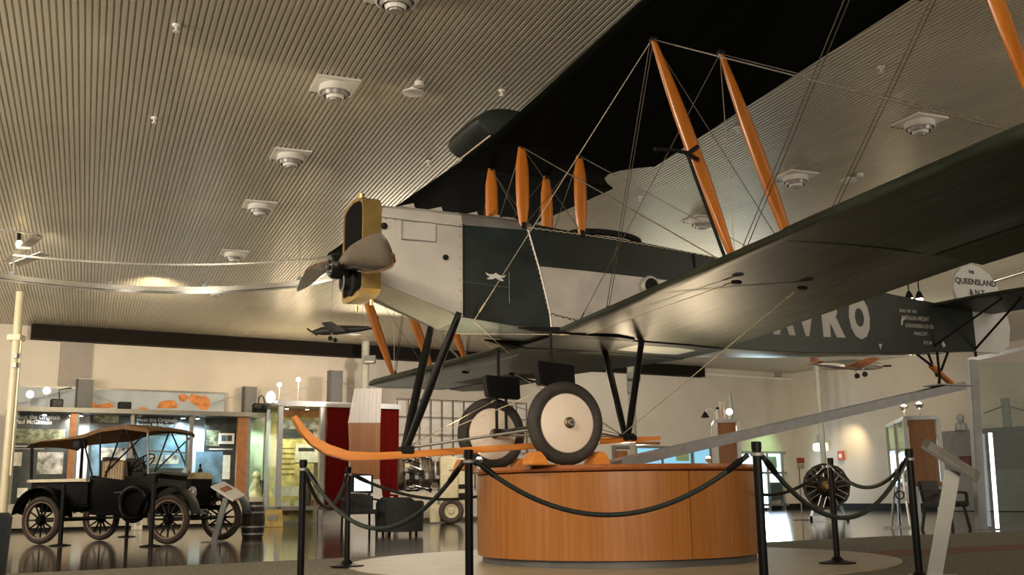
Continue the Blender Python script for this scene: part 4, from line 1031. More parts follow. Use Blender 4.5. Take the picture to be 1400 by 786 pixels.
# small sloping sign beside the car
q = on_z(292, 741, 0); t = Thing('information_stand', 'small sloping information stand in front of the vintage car headlamps', 'sign stand', (q.x, q.y, 0), R(-18))
tp = t.px(309, 681)
c = MB(); c.bar((0, 0, 0), (tp.x, 0, tp.z), .09, .04, up=(0, 1, 0)); c.build('leg', M_greym, t.o, smooth=0)
c = MB(); c.box((0, 0, .006), (.3, .26, .012)); c.build('foot_plate', M_greym, t.o, smooth=0)
tl = t.px(297, 662); tr = t.px(327, 681); O = (tl + tr) / 2; ux = (tr - tl).normalized(); vy = Vector((0, 1, .35)); vy = (vy - ux * vy.dot(ux)).normalized(); nz = ux.cross(vy); Mx = Matrix((ux, vy, nz)).transposed()
c = MB(); c.box(O, ((tr - tl).length, .30, .03), Mx); tray = c.build('sign_tray', M_white, t.o, smooth=0)
c = MB(); c.box(O + nz * .018 - ux * .05, (.12, .2, .003), Mx); c.build('printed_panel', mat('red_brown_print', (.4, .15, .08), .5, var=.3), tray, smooth=0)
# barrel
q = on_z(345, 736, 0); t = Thing('barrel', 'dark wooden barrel standing right of the vintage car', 'barrel', (q.x, q.y, 0))
M_bar = mat('dark_barrel_wood', (.030, .020, .015), .6, var=.3, scale=6)
for k in range(16):
    a0 = 2 * math.pi * k / 16 + .01; a1 = 2 * math.pi * (k + 1) / 16 - .01; vs = []; fs = []
    zs = [0, .12, .3, .5, .62]; rr = [.17, .19, .205, .19, .17]
    for z, r_ in zip(zs, rr):
        for a in (a0, a1): vs += [(r_ * math.cos(a), r_ * math.sin(a), z), ((r_ - .02) * math.cos(a), (r_ - .02) * math.sin(a), z)]
    for i in range(4):
        o = i * 4
        fs += [(o, o + 2, o + 6, o + 4), (o + 1, o + 5, o + 7, o + 3), (o, o + 4, o + 5, o + 1), (o + 2, o + 3, o + 7, o + 6)]
    fs += [(0, 1, 3, 2), (16, 18, 19, 17)]
    c = MB(); c.add(vs, fs); c.build('stave', M_bar, t.o, smooth=0)
for z, r_ in ((.08, .186), (.2, .202), (.44, .202), (.55, .186)):
    c = MB(); c.lathe([(r_, z - .015), (r_ + .004, z - .015), (r_ + .004, z + .015), (r_, z + .015)], n=28, closed_prof=True); c.build('hoop', M_greym, t.o)
c = MB(); c.lathe([(0, .59), (.16, .59), (.16, .60), (0, .60)], n=20); c.build('lid', M_bar, t.o)
# ------------------------------------------------------------------ back wall displays
def WT(name, label, cat, px, py, off, z=0, group=None, y0=None):
    """Thing on the back-wall frame: local x along the wall, local y into the wall"""
    u, zz = wall_u(px, py, off); P = W0 + A_W * u + N_W * off
    return Thing(name, label, cat, (P.x, P.y, z), RZ_W, group)
def pb(t, name, m, x0, y0, x1, y1, ly=0, d=.04, parent=None, z0=None, bevel=0, smooth=0):
    c = MB(); a = t.px(x0, y0, ly); b = t.px(x1, y1, ly); zb = b.z if z0 is None else z0
    c.bb((a.x, ly, a.z), (b.x, ly + d, zb)); return c.build(name, m, parent or t.o, smooth=smooth, bevel=bevel)
M_pnl = mat('dark_graphic_panel', (.030, .036, .036), .45, var=.3, scale=4)
M_teal = mat('blue_graphic_panel', (.10, .18, .24), .45, var=.35, scale=3)
M_paper = mat('pale_print', (.62, .60, .52), .6, var=.12, scale=8)
M_photo = mat('monochrome_photo_print', (.32, .31, .27), .5, var=.6, scale=5)
M_olive = mat('olive_photo_print', (.16, .17, .10), .5, var=.6, scale=9)
M_cop2 = mat('copper_pillar', (.38, .16, .07), .4, .5, var=.1)
M_cas = mat('case_frame_metal', (.24, .225, .205), .4, .5, var=.05)
M_base = mat('cream_plinth_paint', (.45, .40, .32), .6, var=.05)
M_txt = mat('pale_print_text', (.55, .55, .52), .6, var=0)
M_case = mat('case_interior', (.55, .56, .54), .7, var=.04)

OFF = 1.3
t = WT('display_showcase', 'long lit display case of dark graphic panels behind the vintage car', 'display case', 178, 690, OFF)
D = t
pb(t, 'cornice', M_cas, 14, 552, 366, 559, -.15, 1.4) if False else None
a = t.px(14, 553, -.12); b = t.px(363, 571, -.12)
zc = t.px(178, 562, -.12).z
c = MB(); c.bb((a.x, -.12, zc - .06), (b.x, .9, zc + .05)); c.build('cornice', M_cas, t.o, smooth=0)
c = MB(); c.bb((a.x, .85, 0), (b.x, .9, zc - .06)); c.build('case_back', M_case, t.o, smooth=0)
c = MB(); c.bb((a.x, -.05, .08), (b.x, .85, .62)); c.build('case_base', M_base, t.o, smooth=0)
c = MB(); c.bb((a.x, .02, 0), (b.x, .85, .08)); c.build('base_kick', M_blackm, t.o, smooth=0)
for (x0, x1, m) in [(12, 18, M_cas), (92, 99, M_cop2), (99, 104, M_cas), (175, 180, M_cas), (257, 262, M_cas), (323, 336, M_cop2), (336, 341, M_cas)]:
    a = t.px(x0, 640); b = t.px(x1, 640); c = MB(); c.bb((a.x, -.02, .62), (b.x, .10, zc - .06)); c.build('pillar', m, t.o, smooth=0)
# panels set back inside the case
def panel(x0, x1, y0, y1, m, ly=.35):
    a = t.px(x0, y0, ly); b = t.px(x1, y1, ly); c = MB(); c.bb((a.x, ly, max(b.z, .63)), (b.x, ly + .03, min(a.z, zc - .07))); return c.build('graphic_panel', m, t.o, smooth=0)
p1 = panel(17, 91, 561, 690, M_pnl); p2 = panel(124, 174, 563, 690, M_pnl, .55); p3 = panel(180, 256, 566, 690, M_pnl, .45); p4 = panel(281, 323, 568, 690, M_pnl, .40)
def onp(par, name, m, x0, y0, x1, y1, ly, d=.008):
    a = t.px(x0, y0, ly); b = t.px(x1, y1, ly); c = MB(); c.bb((a.x, ly, a.z), (b.x, ly + d, b.z)); return c.build(name, m, par, smooth=0)
onp(p1, 'photo_print', M_olive, 20, 586, 88, 606, .338); onp(p1, 'photo_print', M_photo, 52, 618, 85, 648, .338); onp(p1, 'paper_print', M_paper, 16 + 1, 618, 29, 637, .338); onp(p1, 'paper_print', M_paper, 24, 667, 37, 680, .338)
onp(p1, 'text_strip', M_txt, 19, 609, 66, 611, .338); onp(p1, 'text_strip', M_txt, 19, 613, 60, 614, .338)
onp(p2, 'photo_print', M_teal, 126, 600, 172, 660, .538); onp(p2, 'photo_print', M_photo, 138, 612, 172, 634, .536); onp(p2, 'photo_print', M_olive, 128, 566, 162, 578, .538)
onp(p3, 'photo_print', M_teal, 184, 595, 252, 640, .438); onp(p3, 'photo_print', M_photo, 205, 622, 222, 634, .436); onp(p3, 'photo_print', M_photo, 226, 622, 244, 634, .436)
onp(p4, 'photo_print', M_olive, 283, 588, 300, 610, .388); onp(p4, 'photo_print', M_teal, 268, 617, 303, 660, .388); onp(p4, 'text_strip', M_txt, 286, 613, 318, 615, .388); onp(p4, 'figure_print', M_paper, 305, 622, 314, 655, .388)
sc = onp(p4, 'screen_frame', M_white, 300, 592, 320, 607, .30, .05); onp(p4, 'screen_picture', M_teal, 303, 595, 310, 603, .296); onp(p4, 'screen_picture', M_pnl, 311, 595, 317, 603, .296)
def wtext(par, body, x0, x1, y, size_px, ly, m=M_txt):
    a = t.px(x0, y, ly); b = t.px(x1, y, ly); h = size_px * 26 / F_PX
    M = frame(a, (1, 0, 0), (0, 0, 1)); o = text_mesh(body, h / .7, m, par, M, 'panel_heading', .002, .001)
    Mi = M.inverted(); xs = [(Mi @ v.co).x for v in o.data.vertices]; k = (b.x - a.x) / (max(xs) - min(xs)); mn = min(xs)
    for v in o.data.vertices: p = Mi @ v.co; p.x = (p.x - mn) * k; v.co = M @ p
M_txt2 = mat('bright_print_text', (.75, .76, .74), .6, var=0); M_txt3 = mat('blue_print_text', (.45, .65, .78), .6, var=0)
wtext(p1, 'Meet the Originals', 21, 82, 572, 5.5, .338); wtext(p1, 'Paul McGinness', 21, 71, 579, 5.5, .338, M_txt2)
wtext(p3, 'Meet the Originals', 187, 242, 576, 5, .438); wtext(p3, 'Fergus McMaster', 187, 237, 583, 5.5, .438, M_txt3)
onp(p1, 'logo_mark', M_paper, 19, 563, 26, 565, .338); onp(p3, 'logo_mark', M_paper, 187, 568, 194, 570, .438)
# case lights behind the cornice
for (x, col, en, lb) in [(97, (1, .93, .82), 60, 0), (110, (.9, .96, 1), 220, 0), (250, (.75, .9, 1), 130, 0), (270, (.65, .88, 1), 240, 0), (60, (.9, .95, 1), 10, 0), (180, (.7, .85, 1), 20, 0)]:
    q = t.px(x, 578, .20); q.z = zc - .16
    c = MB(); c.cyl((q.x, q.y, zc - .07), (q.x, q.y, zc - .12), .05, .06, 14); cl = c.build('case_downlight', M_cas, t.o)
    c = MB(); c.lathe([(0, 0), (.045, 0), (.045, -.006), (0, -.006)], (q.x, q.y, zc - .122), n=14); c.build('light_disc', M_bulbw if col[0] < .95 else M_bulb, cl)
    lamp('SPOT', 'case_light', tuple(t.M @ Vector((q.x, q.y, zc - .15))), en, col, tuple(t.M @ Vector((q.x + .1, .55, 1.6))), .03, 130, .9)
# masts with wires above the case
O2M = 1.05
def mast(x0, x1, ytop, ybot, off, lb):
    m = WT('display_mast', lb, 'post', (x0 + x1) / 2, ybot, off, group='grey square masts above the displays')
    a = m.px(x0, ytop); b = m.px(x1, ybot); wz = abs(b.x - a.x)
    c = MB(); c.bb((-wz / 2, -wz / 2, 0), (wz / 2, wz / 2, a.z)); c.build('mast', mat('mast_grey', (.10, .098, .10), .5, .3), m.o, smooth=0, bevel=.01)
    c = MB(); c.bb((-wz / 2 - .01, -wz / 2 - .01, a.z), (wz / 2 + .01, wz / 2 + .01, a.z + .015)); c.build('mast_cap', M_cas, m.o, smooth=0)
    return m
def stay(m, x0, y0, x1, y1, ly=-.02):
    c = MB(); c.cyl(m.px(x0, y0, ly), m.px(x1, y1, ly), .010, n=6); c.build('stay_wire', M_greym, m.o)
m = mast(100, 109, 519, 700, OFF - 1.06, 'grey mast rising above the left display case'); stay(m, 108, 528, 165, 556); stay(m, 101, 531, 24, 552)
m = mast(330, 340, 529, 700, OFF - 1.06, 'grey mast left of the black projector on the case'); stay(m, 331, 538, 288, 553); stay(m, 339, 538, 355, 546)
m = mast(448, 460, 507, 720, O2M, 'grey mast above the tall glass case'); stay(m, 449, 519, 385, 540); stay(m, 459, 519, 490, 533)
# map banner on the wall
b = WT('map_banner', 'long pale blue map banner with orange land on the wall top', 'banner', 165, 545, .08, 0)
u0 = b.px(24, 529, 0); u1 = b.px(308, 560, 0); zt = b.px(165, 534, 0).z; zb_ = b.px(165, 562, 0).z
c = MB(); c.bb((u0.x, 0, zb_ - .1), (u1.x, .05, zt)); c.build('board', mat('pale_blue_print', (.38, .42, .46), .6, var=.08, scale=2), b.o, smooth=0)
c = MB(); c.bb((u0.x - .03, -.01, zt), (u1.x + .03, .06, zt + .05)); c.bb((u1.x - .03, -.01, zb_ - .1), (u1.x + .03, .06, zt)); c.build('board_frame', M_cas, b.o, smooth=0)
M_ora = mat('orange_land_print', (.55, .20, .05), .6, var=.3, scale=5)
for poly in ([(108, 557), (110, 548), (118, 544), (126, 548), (133, 553), (140, 552), (150, 550), (158, 556), (150, 558)], [(214, 558), (219, 549), (230, 547), (240, 548), (244, 558)],
             [(243, 541), (252, 538), (258, 543), (253, 550), (246, 548)], [(257, 545), (262, 538), (272, 541), (280, 541), (286, 545), (288, 553), (284, 560), (276, 561), (270, 556), (262, 551)], [(188, 560), (192, 556), (200, 557), (204, 561)]):
    pts = [b.px(x, y, -.002) for x, y in poly]; n = len(pts); c = MB()
    c.add([(p.x, -.004, p.z) for p in pts] + [(p.x, .001, p.z) for p in pts], [tuple(range(n)), tuple(range(2 * n - 1, n - 1, -1))] + [(i, (i + 1) % n, n + (i + 1) % n, n + i) for i in range(n)])
    c.build('land_print', M_ora, b.o, smooth=0)
# things standing on the cornice
zc_top = zc + .05
def speaker(x0, x1, y0, lb):
    s = WT('loudspeaker', lb, 'speaker', (x0 + x1) / 2, 555, OFF - .1, zc_top, 'small black loudspeakers on the display case')
    a = s.px(x0, y0, -.1); b_ = s.px(x1, y0, -.1); h = max(.1, a.z)
    c = MB(); c.bb((a.x, -.12, 0), (b_.x, .1, h)); c.build('cabinet', M_blackm, s.o, smooth=0, bevel=.012)
    c = MB(); c.bb((a.x + .03, -.128, .03), (b_.x - .03, -.118, h - .03)); c.build('grille', M_black, s.o, smooth=0)
    return s
s1 = speaker(70, 87, 545, 'small black box on the case below a bent lamp arm'); c = MB(); q = s1.px(81, 545, 0); r_ = s1.px(81, 533, 0); r2 = s1.px(98, 530, 0); c.tube([q, r_, r2], .015, 8); c.build('bent_arm', M_blackm, s1.o)
speaker(163, 180, 549, 'small black box on the case in front of the map banner')
s = WT('hand_lantern', 'black hand lantern with a loop handle on the case end', 'lantern', 355, 561, OFF - .1, zc_top)
a = s.px(346, 552); b_ = s.px(365, 562)
c = MB(); c.bb((a.x, -.12, 0), (b_.x, .12, .26)); c.build('body', M_blackm, s.o, smooth=0, bevel=.03)
c = MB(); c.lathe([(0, 0), (.07, 0), (.06, .14), (0, .14)], (a.x + .05, -.16, .14), (0, -1, 0), 14); c.build('lens', M_black, s.o)
mx_ = (a.x + b_.x) / 2 + .03; c = MB(); c.tube([(mx_ - .09, 0, .25), (mx_ - .06, 0, .42), (mx_, 0, .47), (mx_ + .06, 0, .42), (mx_ + .09, 0, .25)], .018, 8); c.build('handle', M_blackm, s.o)
for (x, y, lb) in [(41, 539, 'white round spotlight on the case, farther left of two'), (64, 534, 'white round spotlight on the case, nearer the black box')]:
    s = WT('case_spotlight', lb, 'spotlight', x, 555, OFF - .3, zc_top, 'white spotlights above the display cases')
    p = s.px(x, y); c = MB(); c.sphere((p.x, 0, p.z), .09, 14); c.build('globe', M_bulbw if False else mat('white_globe', (.9, .9, .9), .3, var=0, emit=(1, .96, .9), estr=2.5), s.o)
    c = MB(); c.cyl((p.x, 0, 0), (p.x, 0, p.z - .08), .012, n=8); c.build('stem', M_greym, s.o)
# --- short bright case right of the copper pillar
t = WT('display_case', 'narrow bright green-lit glass case with a ceramic figure inside', 'display case', 354, 690, OFF)
a = t.px(342, 640); b = t.px(372, 640)
c = MB(); c.bb((a.x, .8, .7), (b.x, .85, zc - .07)); c.build('case_back', mat('pale_green_back', (.45, .55, .40), .7, var=.1), t.o, smooth=0)
c = MB(); c.bb((a.x, -.02, 0), (b.x, .8, .72)); c.build('case_base', M_base, t.o, smooth=0)
c = MB(); c.bb((a.x, 0, .72), (b.x, .01, zc - .07)); c.build('glass_pane', M_glass, t.o, smooth=0)
q = t.px(352, 580, .3); lamp('SPOT', 'case_light', tuple(t.M @ Vector((q.x, .35, zc - .2))), 80, (.8, 1, .75), tuple(t.M @ Vector((q.x + .1, .6, 1.2))), .04, 130, .9)
c = MB(); q = t.px(349, 680, .3); f0 = t.px(349, 670, .3)
c.lathe([(0, .72), (.16, .72), (.17, .9), (.10, 1.1), (.12, 1.25), (.06, 1.36), (0, 1.38)], (q.x, .3, 0), n=18); fg = c.build('ceramic_figure', mat('cream_brown_ceramic', (.62, .45, .25), .3, var=.5, scale=5), t.o)
c = MB(); c.bb((q.x + .2, .2, .72), (q.x + .45, .5, .8)); c.build('open_book', M_paper, t.o, smooth=0)
c = MB(); c.bb((q.x + .15, .5, .72), (q.x + .5, .6, 1.15)); c.build('dark_photo', M_pnl, t.o, smooth=0)
# --- tall glass case
O2 = 2.45
t = WT('tall_glass_case', 'tall aluminium framed glass case with yellow panel and red ends', 'display case', 410, 690, O2)
xl = t.px(379, 640).x; xr = t.px(546, 640).x; xm = t.px(448, 640).x; zt = t.px(400, 548).z; zs = t.px(410, 692).z; DP = 1.1
c = MB(); c.bb((xl - .05, -.05, zt - .13), (xr, DP, zt)); c.build('cornice', M_alu, t.o, smooth=0)
for x, y in [(xl, 0), (xl, DP - .1), (xm - .22, 0)]:
    c = MB(); c.bb((x, y, 0), (x + .12, y + .1, zt - .13)); c.build('frame_post', M_alu, t.o, smooth=0)
c = MB(); c.bb((xl, 0, zs - .10), (xm, DP, zs)); c.build('case_shelf', M_cas, t.o, smooth=0)
c = MB(); c.bb((xl + .12, .06, zs), (xm - .22, .07, zt - .13)); c.build('glass_pane', M_glass, t.o, smooth=0)
c = MB(); c.bb((xl + .03, .1, zs), (xl + .04, DP - .1, zt - .13)); c.build('glass_pane', M_glass, t.o, smooth=0)
c = MB(); c.bb((xm - .20, .02, zs - .1), (xm - .05, .2, zt - .13)); c.build('copper_pillar', M_cop2, t.o, smooth=0)
c = MB(); c.bb((xl + .1, DP - .06, .1), (xm, DP, zt - .13)); bk = c.build('yellow_panel', mat('yellow_graphic_panel', (.50, .42, .16), .6, var=.25, scale=6), t.o, smooth=0)
def q2(par, name, m, x0, y0, x1, y1, ly=DP - .075, d=.012):
    a = t.px(x0, y0, ly); b = t.px(x1, y1, ly); c = MB(); c.bb((a.x, ly, a.z), (b.x, ly + d, b.z)); return c.build(name, m, par, smooth=0)
q2(bk, 'photo_print', M_photo, 379, 574, 440, 600, DP - .078); q2(bk, 'photo_print', M_pnl, 379, 586, 428, 599, DP - .085); q2(bk, 'photo_print', M_paper, 404, 607, 436, 632, DP - .08); q2(bk, 'photo_print', M_pnl, 408, 612, 430, 617, DP - .085)
q2(bk, 'header_print', mat('orange_print', (.5, .22, .08), .6, var=.2), 380, 552, 440, 571)
for i in range(6): q2(bk, 'text_strip', mat('dark_print_text', (.18, .15, .06), .6, var=0), 380, 612 + i * 7, 402, 613.2 + i * 7)
q2(t.o, 'open_book', M_paper, 376, 665, 408, 678, .5, .1); q2(t.o, 'caption_card', M_paper, 384, 686, 396, 692, .3, .02); q2(t.o, 'caption_card', M_paper, 402, 685, 412, 692, .3, .02); q2(t.o, 'caption_card', mat('yellow_card', (.6, .5, .2), .6), 388, 678, 398, 688, .4, .02)
c = MB(); p = t.px(417, 690, .5); c.lathe([(0, 0), (.14, 0), (.16, .25), (.12, .5), (.05, .62), (0, .64)], (p.x, .5, zs), n=16); c.build('dark_bust', mat('dark_bronze', (.07, .05, .035), .5, .3, var=.2), t.o)
c = MB(); p = t.px(434, 690, .4); c.bb((p.x - .1, .4, zs), (p.x + .12, .6, zs + .16)); c.build('small_box', M_cop2, t.o, smooth=0)
for x in (xm, t.px(512, 620).x):
    x1 = t.px(478, 620).x if x == xm else xr
    c = MB(); c.bb((x, .05, t.px(490, 696).z), (x1, .2, zt - .13)); c.build('red_panel', mat('deep_red_curtain', (.10, .003, .002), .9, spec=.1, var=.15, scale=3, stretch=(6, 6, .3)), t.o, smooth=0)
c = MB(); c.bb((xm, .25, .0), (xr, .3, zt - .13)); c.build('white_back', M_white, t.o, smooth=0)
for x, col, e in [(392, (1, .9, .6), 65), (442, (1, .9, .7), 60), (420, (1, .88, .6), 45)]:
    p = t.px(x, 560, .3); c = MB(); c.cyl((p.x, .3, zt - .13), (p.x, .3, zt - .18), .05, n=12); cl = c.build('case_downlight', M_cas, t.o)
    c = MB(); c.lathe([(0, 0), (.04, 0), (.04, -.006), (0, -.006)], (p.x, .3, zt - .182), n=12); c.build('light_disc', M_bulb, cl)
    lamp('SPOT', 'case_light', tuple(t.M @ Vector((p.x, .3, zt - .22))), e, col, tuple(t.M @ Vector((p.x, .7, 1.0))), .04, 125, .9)
for (x, y, lb, e) in [(382, 526, 'small glowing lamp on a stem above the tall glass case', 30), (408, 519, 'larger glowing lamp on a stem above the tall glass case', 45)]:
    s = WT('stem_lamp', lb, 'lamp', x, 546, O2 - .5, zt, 'glowing stem lamps above the glass case')
    p = s.px(x, y); c = MB(); c.sphere((p.x, 0, p.z), .055, 14); c.build('bulb', M_bulb, s.o); c = MB(); c.cyl((p.x, 0, 0), (p.x, 0, p.z - .05), .01, n=6); c.build('stem', M_greym, s.o)
    lamp('POINT', 'stem_lamp_light', tuple(s.M @ Vector((p.x, -.15, p.z))), e, (1, .78, .5), None, .06)
s = WT('case_spotlight', 'white spotlight on the left corner of the tall glass case', 'spotlight', 371, 548, O2 - .3, zt, 'white spotlights above the display cases')
p = s.px(370, 544); c = MB(); c.sphere((p.x, 0, p.z + .02), .12, 12, (1, 1, 1.3)); c.build('globe', MATS['white_globe'], s.o); c = MB(); c.cyl((p.x, 0, 0), (p.x, 0, max(.05, p.z)), .03, n=8); c.build('stem', M_greym, s.o)
# yellow floor signs
for (x0, x1, y0, y1, off, lb, m) in [(355, 386, 697, 722, 3.2, 'yellow folding floor sign under the tall glass case', mat('yellow_sign', (.50, .36, .12), .6, var=.15)), (181, 194, 708, 728, 2.6, 'white card sign on the floor seen under the car', M_paper)]:
    s = WT('floor_sign', lb, 'sign', (x0 + x1) / 2, y1, off)
    a = s.px(x0, y0); b_ = s.px(x1, y0); h = max(.3, a.z)
    c = MB()
    for k in (1, -1): c.box(((a.x + b_.x) / 2, k * .12, h / 2), (abs(b_.x - a.x) * .9, .015, h), Matrix.Rotation(R(14 * k), 3, 'X'))
    c.build('sign_board', m, s.o, smooth=0)
    c = MB(); c.box(((a.x + b_.x) / 2, -.142, h * .55), (abs(b_.x - a.x) * .4, .006, h * .3), Matrix.Rotation(R(-14), 3, 'X')); c.build('printed_mark', M_greym, s.o, smooth=0)
# --- tapering pylon with screen
O3 = 3.6
t = WT('screen_pylon', 'white and timber pylon holding a lit video screen', 'kiosk', 500, 715, O3)
def slab(name, m, pts, ly, d):
    q = [t.px(x, y, ly) for x, y in pts]; n = len(q); c = MB()
    c.add([(p.x, ly, max(p.z, 0)) for p in q] + [(p.x, ly + d, max(p.z, 0)) for p in q], [tuple(range(n)), tuple(range(2 * n - 1, n - 1, -1))] + [(i, (i + 1) % n, n + (i + 1) % n, n + i) for i in range(n)])
    return c.build(name, m, t.o, smooth=0)
slab('white_top', mat('ribbed_white', (.58, .55, .54), .6, var=.1, scale=3, stretch=(10, 1, .1)), [(487, 531), (522, 531), (520, 578), (478, 578)], 0, .12)
for k in range(6):
    x = 490 + k * 5.4; a = t.px(x, 535, -.01); b_ = t.px(x - 3 * (1 - k / 6), 577, -.01); c = MB(); c.bar(a, b_, .02, .015, up=(0, 1, 0)); c.build('rib', M_white, t.o, smooth=0)
slab('timber_panel', wood('pylon_timber', (.22, .085, .03), (.30, .13, .05), .4, 2, (6, 6, .4), .2), [(478, 578), (520, 578), (519, 655), (481, 655)], .01, .1)
slab('white_base', M_white, [(481, 655), (519, 655), (530, 718), (470, 718)], 0, .12)
fr_ = slab('screen_frame', M_blackm, [(481, 647), (510, 649), (510, 674), (481, 672)], -.10, .12)
a = t.px(484.5, 650.5, -.105); b_ = t.px(507, 671, -.105); c = MB(); c.bb((a.x, -.108, a.z), (b_.x, -.10, b_.z)); c.build('lit_screen', mat('screen_glow', (.8, .85, .9), .3, var=0, emit=(.85, .95, 1), estr=1.1), t.o, smooth=0)['label'] = 'lit white video screen'
# --- chairs
M_cush = mat('charcoal_upholstery', (.030, .031, .034), .85, var=.2, scale=30, bump=.2)
q = on_z(490, 733, 0); t = Thing('visitor_chair', 'dark open-backed chair behind the rear left barrier post', 'chair', (q.x, q.y, 0), R(20))
for x, y in ((-.27, -.25), (.27, -.25), (-.25, .25), (.25, .25)):
    c = MB(); c.bar((x, y, 0), (x * .95, y, .42 if y < 0 else .74), .035, .035); c.build('leg', M_blackm, t.o, smooth=0)
c = MB(); c.box((0, 0, .42), (.56, .52, .08)); c.build('seat', M_cush, t.o, smooth=30, bevel=.02)
c = MB(); c.loft([[Vector((x, .25 - .10 * (x / .3) ** 2, z)) for z in (.46, .74 - .06 * abs(x / .3) ** 2)] + [Vector((x, .28 - .10 * (x / .3) ** 2, z)) for z in (.74 - .06 * abs(x / .3) ** 2, .46)] for x in (-.29, -.2, -.1, 0, .1, .2, .29)]); c.build('backrest', M_cush, t.o)
for s in (-1, 1): c = MB(); c.bar((s * .29, -.26, .62), (s * .29, .2, .64), .04, .03); c.bar((s * .29, -.25, .42), (s * .29, -.25, .62), .03, .03); c.build('armrest', M_blackm, t.o, smooth=0)
def tub(P, rz, lb, m, k=1.0):
    t = Thing('tub_chair', lb, 'armchair', P, rz, 'low upholstered tub chairs')
    rg = []
    for i in range(17):
        a = R(-20 + 220 * i / 16); o = .42 * k; n_ = .30 * k; h = (.66 if 40 < -20 + 220 * i / 16 < 140 else .60) * k
        e = Vector((math.cos(a), math.sin(a) * .9, 0)); rg.append([e * n_ + Vector((0, 0, .06)), e * o + Vector((0, 0, .06)), e * (o + .02) + Vector((0, 0, h - .04)), e * (o - .01) + Vector((0, 0, h)), e * (n_ + .02) + Vector((0, 0, h)), e * n_ + Vector((0, 0, h - .04))])
    c = MB(); c.loft(rg); c.build('curved_shell', m, t.o, smooth=50)
    c = MB(); c.lathe([(0, .10), (.31 * k, .10), (.31 * k, .38 * k), (.27 * k, .42 * k), (0, .43 * k)], n=24); c.build('seat_cushion', m, t.o)
    for x, y in ((-.25, -.2), (.25, -.2), (-.25, .2), (.25, .2)): c = MB(); c.cyl((x * k, y * k, 0), (x * k, y * k, .11), .025, n=8); c.build('foot', M_blackm, t.o)
q = on_z(544, 732, 0); tub((q.x, q.y + .3, 0), R(170), 'dark grey tub chair left of the plinth with its back to us', M_cush)
q = at(-26, 790, 8.6); tub((q.x - .26, q.y, 0), R(200), 'blue-grey tub chair cut by the left edge of the photo', mat('slate_blue_upholstery', (.030, .040, .055), .8, var=.15, scale=30, bump=.2), .98)
# --- wall grid rack
t = WT('wire_grid_screen', 'pale screen with a dark wire grid behind the undercarriage', 'screen', 635, 640, 2.2)
a = t.px(543, 540); b_ = t.px(722, 690)
z0 = .9; z1 = t.px(635, 548).z
c = MB(); c.bb((a.x, .12, .1), (b_.x, .16, z1)); c.build('pale_backing', mat('pale_backing', (.60, .57, .52), .7, var=.05), t.o, smooth=0)
for i in range(13): c = MB(); x = a.x + (b_.x - a.x) * i / 12; c.bar((x, 0, z0), (x, 0, z1), .025, .025); c.build('grid_bar', mat('rusty_grid', (.10, .07, .05), .6, var=.2), t.o, smooth=0)
for i in range(6): c = MB(); z = z0 + (z1 - z0) * i / 5; c.bar((a.x, .03, z), (b_.x, .03, z), .02, .02); c.build('grid_bar', MATS['rusty_grid'], t.o, smooth=0)
for x in (a.x, b_.x): c = MB(); c.bar((x, .06, 0), (x, .06, z0), .05, .05); c.build('grid_leg', M_greym, t.o, smooth=0)
# --- aero engine on a cream wheeled trolley
q = on_z(617, 716, 0); t = Thing('engine_trolley', 'cream wheeled trolley with a wheel beside the plinth', 'trolley', (q.x, q.y, 0), R(8))
M_cr = mat('cream_enamel', (.62, .56, .38), .4, var=.08)
def tp(x, y, ly=0): return t.px(x, y, ly)
def tbox(name, m, x0, y0, x1, y1, ly, d, bev=.015): a = tp(x0, y0, ly); b = tp(x1, y1, ly); c = MB(); c.bb((a.x, ly, a.z), (b.x, ly + d, b.z)); return c.build(name, m, t.o, smooth=30, bevel=bev)
for (y, xx) in ((-.05, 617), (1.1, 617)):
    o = tp(xx, 698, y) if y < 0 else Vector((tp(617, 698, -.05).x, 1.1, tp(617, 698, -.05).z))
    o.z = .31
    wl = bpy.data.objects.new('wheel', None); COL.objects.link(wl); wl.parent = t.o; wl.location = o
    c = MB(); c.lathe([(.235 + .075 * math.cos(k * math.pi / 6), .08 * math.sin(k * math.pi / 6)) for k in range(12)], axis=(0, 1, 0), n=28, closed_prof=True); c.build('tyre', mat('brown_grey_tyre', (.075, .06, .048), .8, var=.15), wl, smooth=60)
    c = MB(); c.lathe([(0, -.06), (.06, -.06), (.09, -.02), (.17, -.05), (.18, -.03), (.18, .03), (0, .03)], axis=(0, 1, 0), n=24); c.build('rim', M_cr, wl)
tbox('cream_cowl', M_cr, 602, 624, 626, 690, 0, 1.0); tbox('cream_tail_box', M_cr, 626, 640, 648, 690, .05, .9)
tbox('dark_opening', M_blackm, 627, 662, 647, 668, .03, .05); tbox('dark_opening', M_blackm, 627, 674, 647, 680, .03, .05); tbox('mudguard', M_cr, 588, 692, 602, 714, 0, .2)
c = MB(); c.bar(tp(534, 673, .1), tp(612, 680, .1), .08, .08); c.bar(tp(540, 684, .1), tp(606, 692, .1), .06, .06); c.bar(tp(534, 685, .1), tp(566, 688, .1), .08, .06); c.bar(tp(548, 674, .1), tp(562, 688, .1), .05, .05); c.bar(tp(580, 674, .1), tp(562, 688, .1), .05, .05); c.build('frame_bar', M_cr, t.o, smooth=0)
q2_ = tp(536, 716, .1); 
for s in (.1, .9): c = MB(); p = tp(536, 690, .1); c.bar((p.x, s, 0), (p.x, s, p.z + .02), .06, .06); c.build('stand_leg', M_cr, t.o, smooth=0)
c = MB(); p = tp(536, 680, .1); p2 = tp(600, 682, .1); c.bar((p.x, .1, p.z), (p.x, .9, p.z), .06, .06); c.build('cross_bar', M_cr, t.o, smooth=0); c = MB(); c.bar((p2.x, .1, p.z), (p2.x, .9, p.z), .06, .06); c.build('cross_bar', M_cr, t.o, smooth=0)
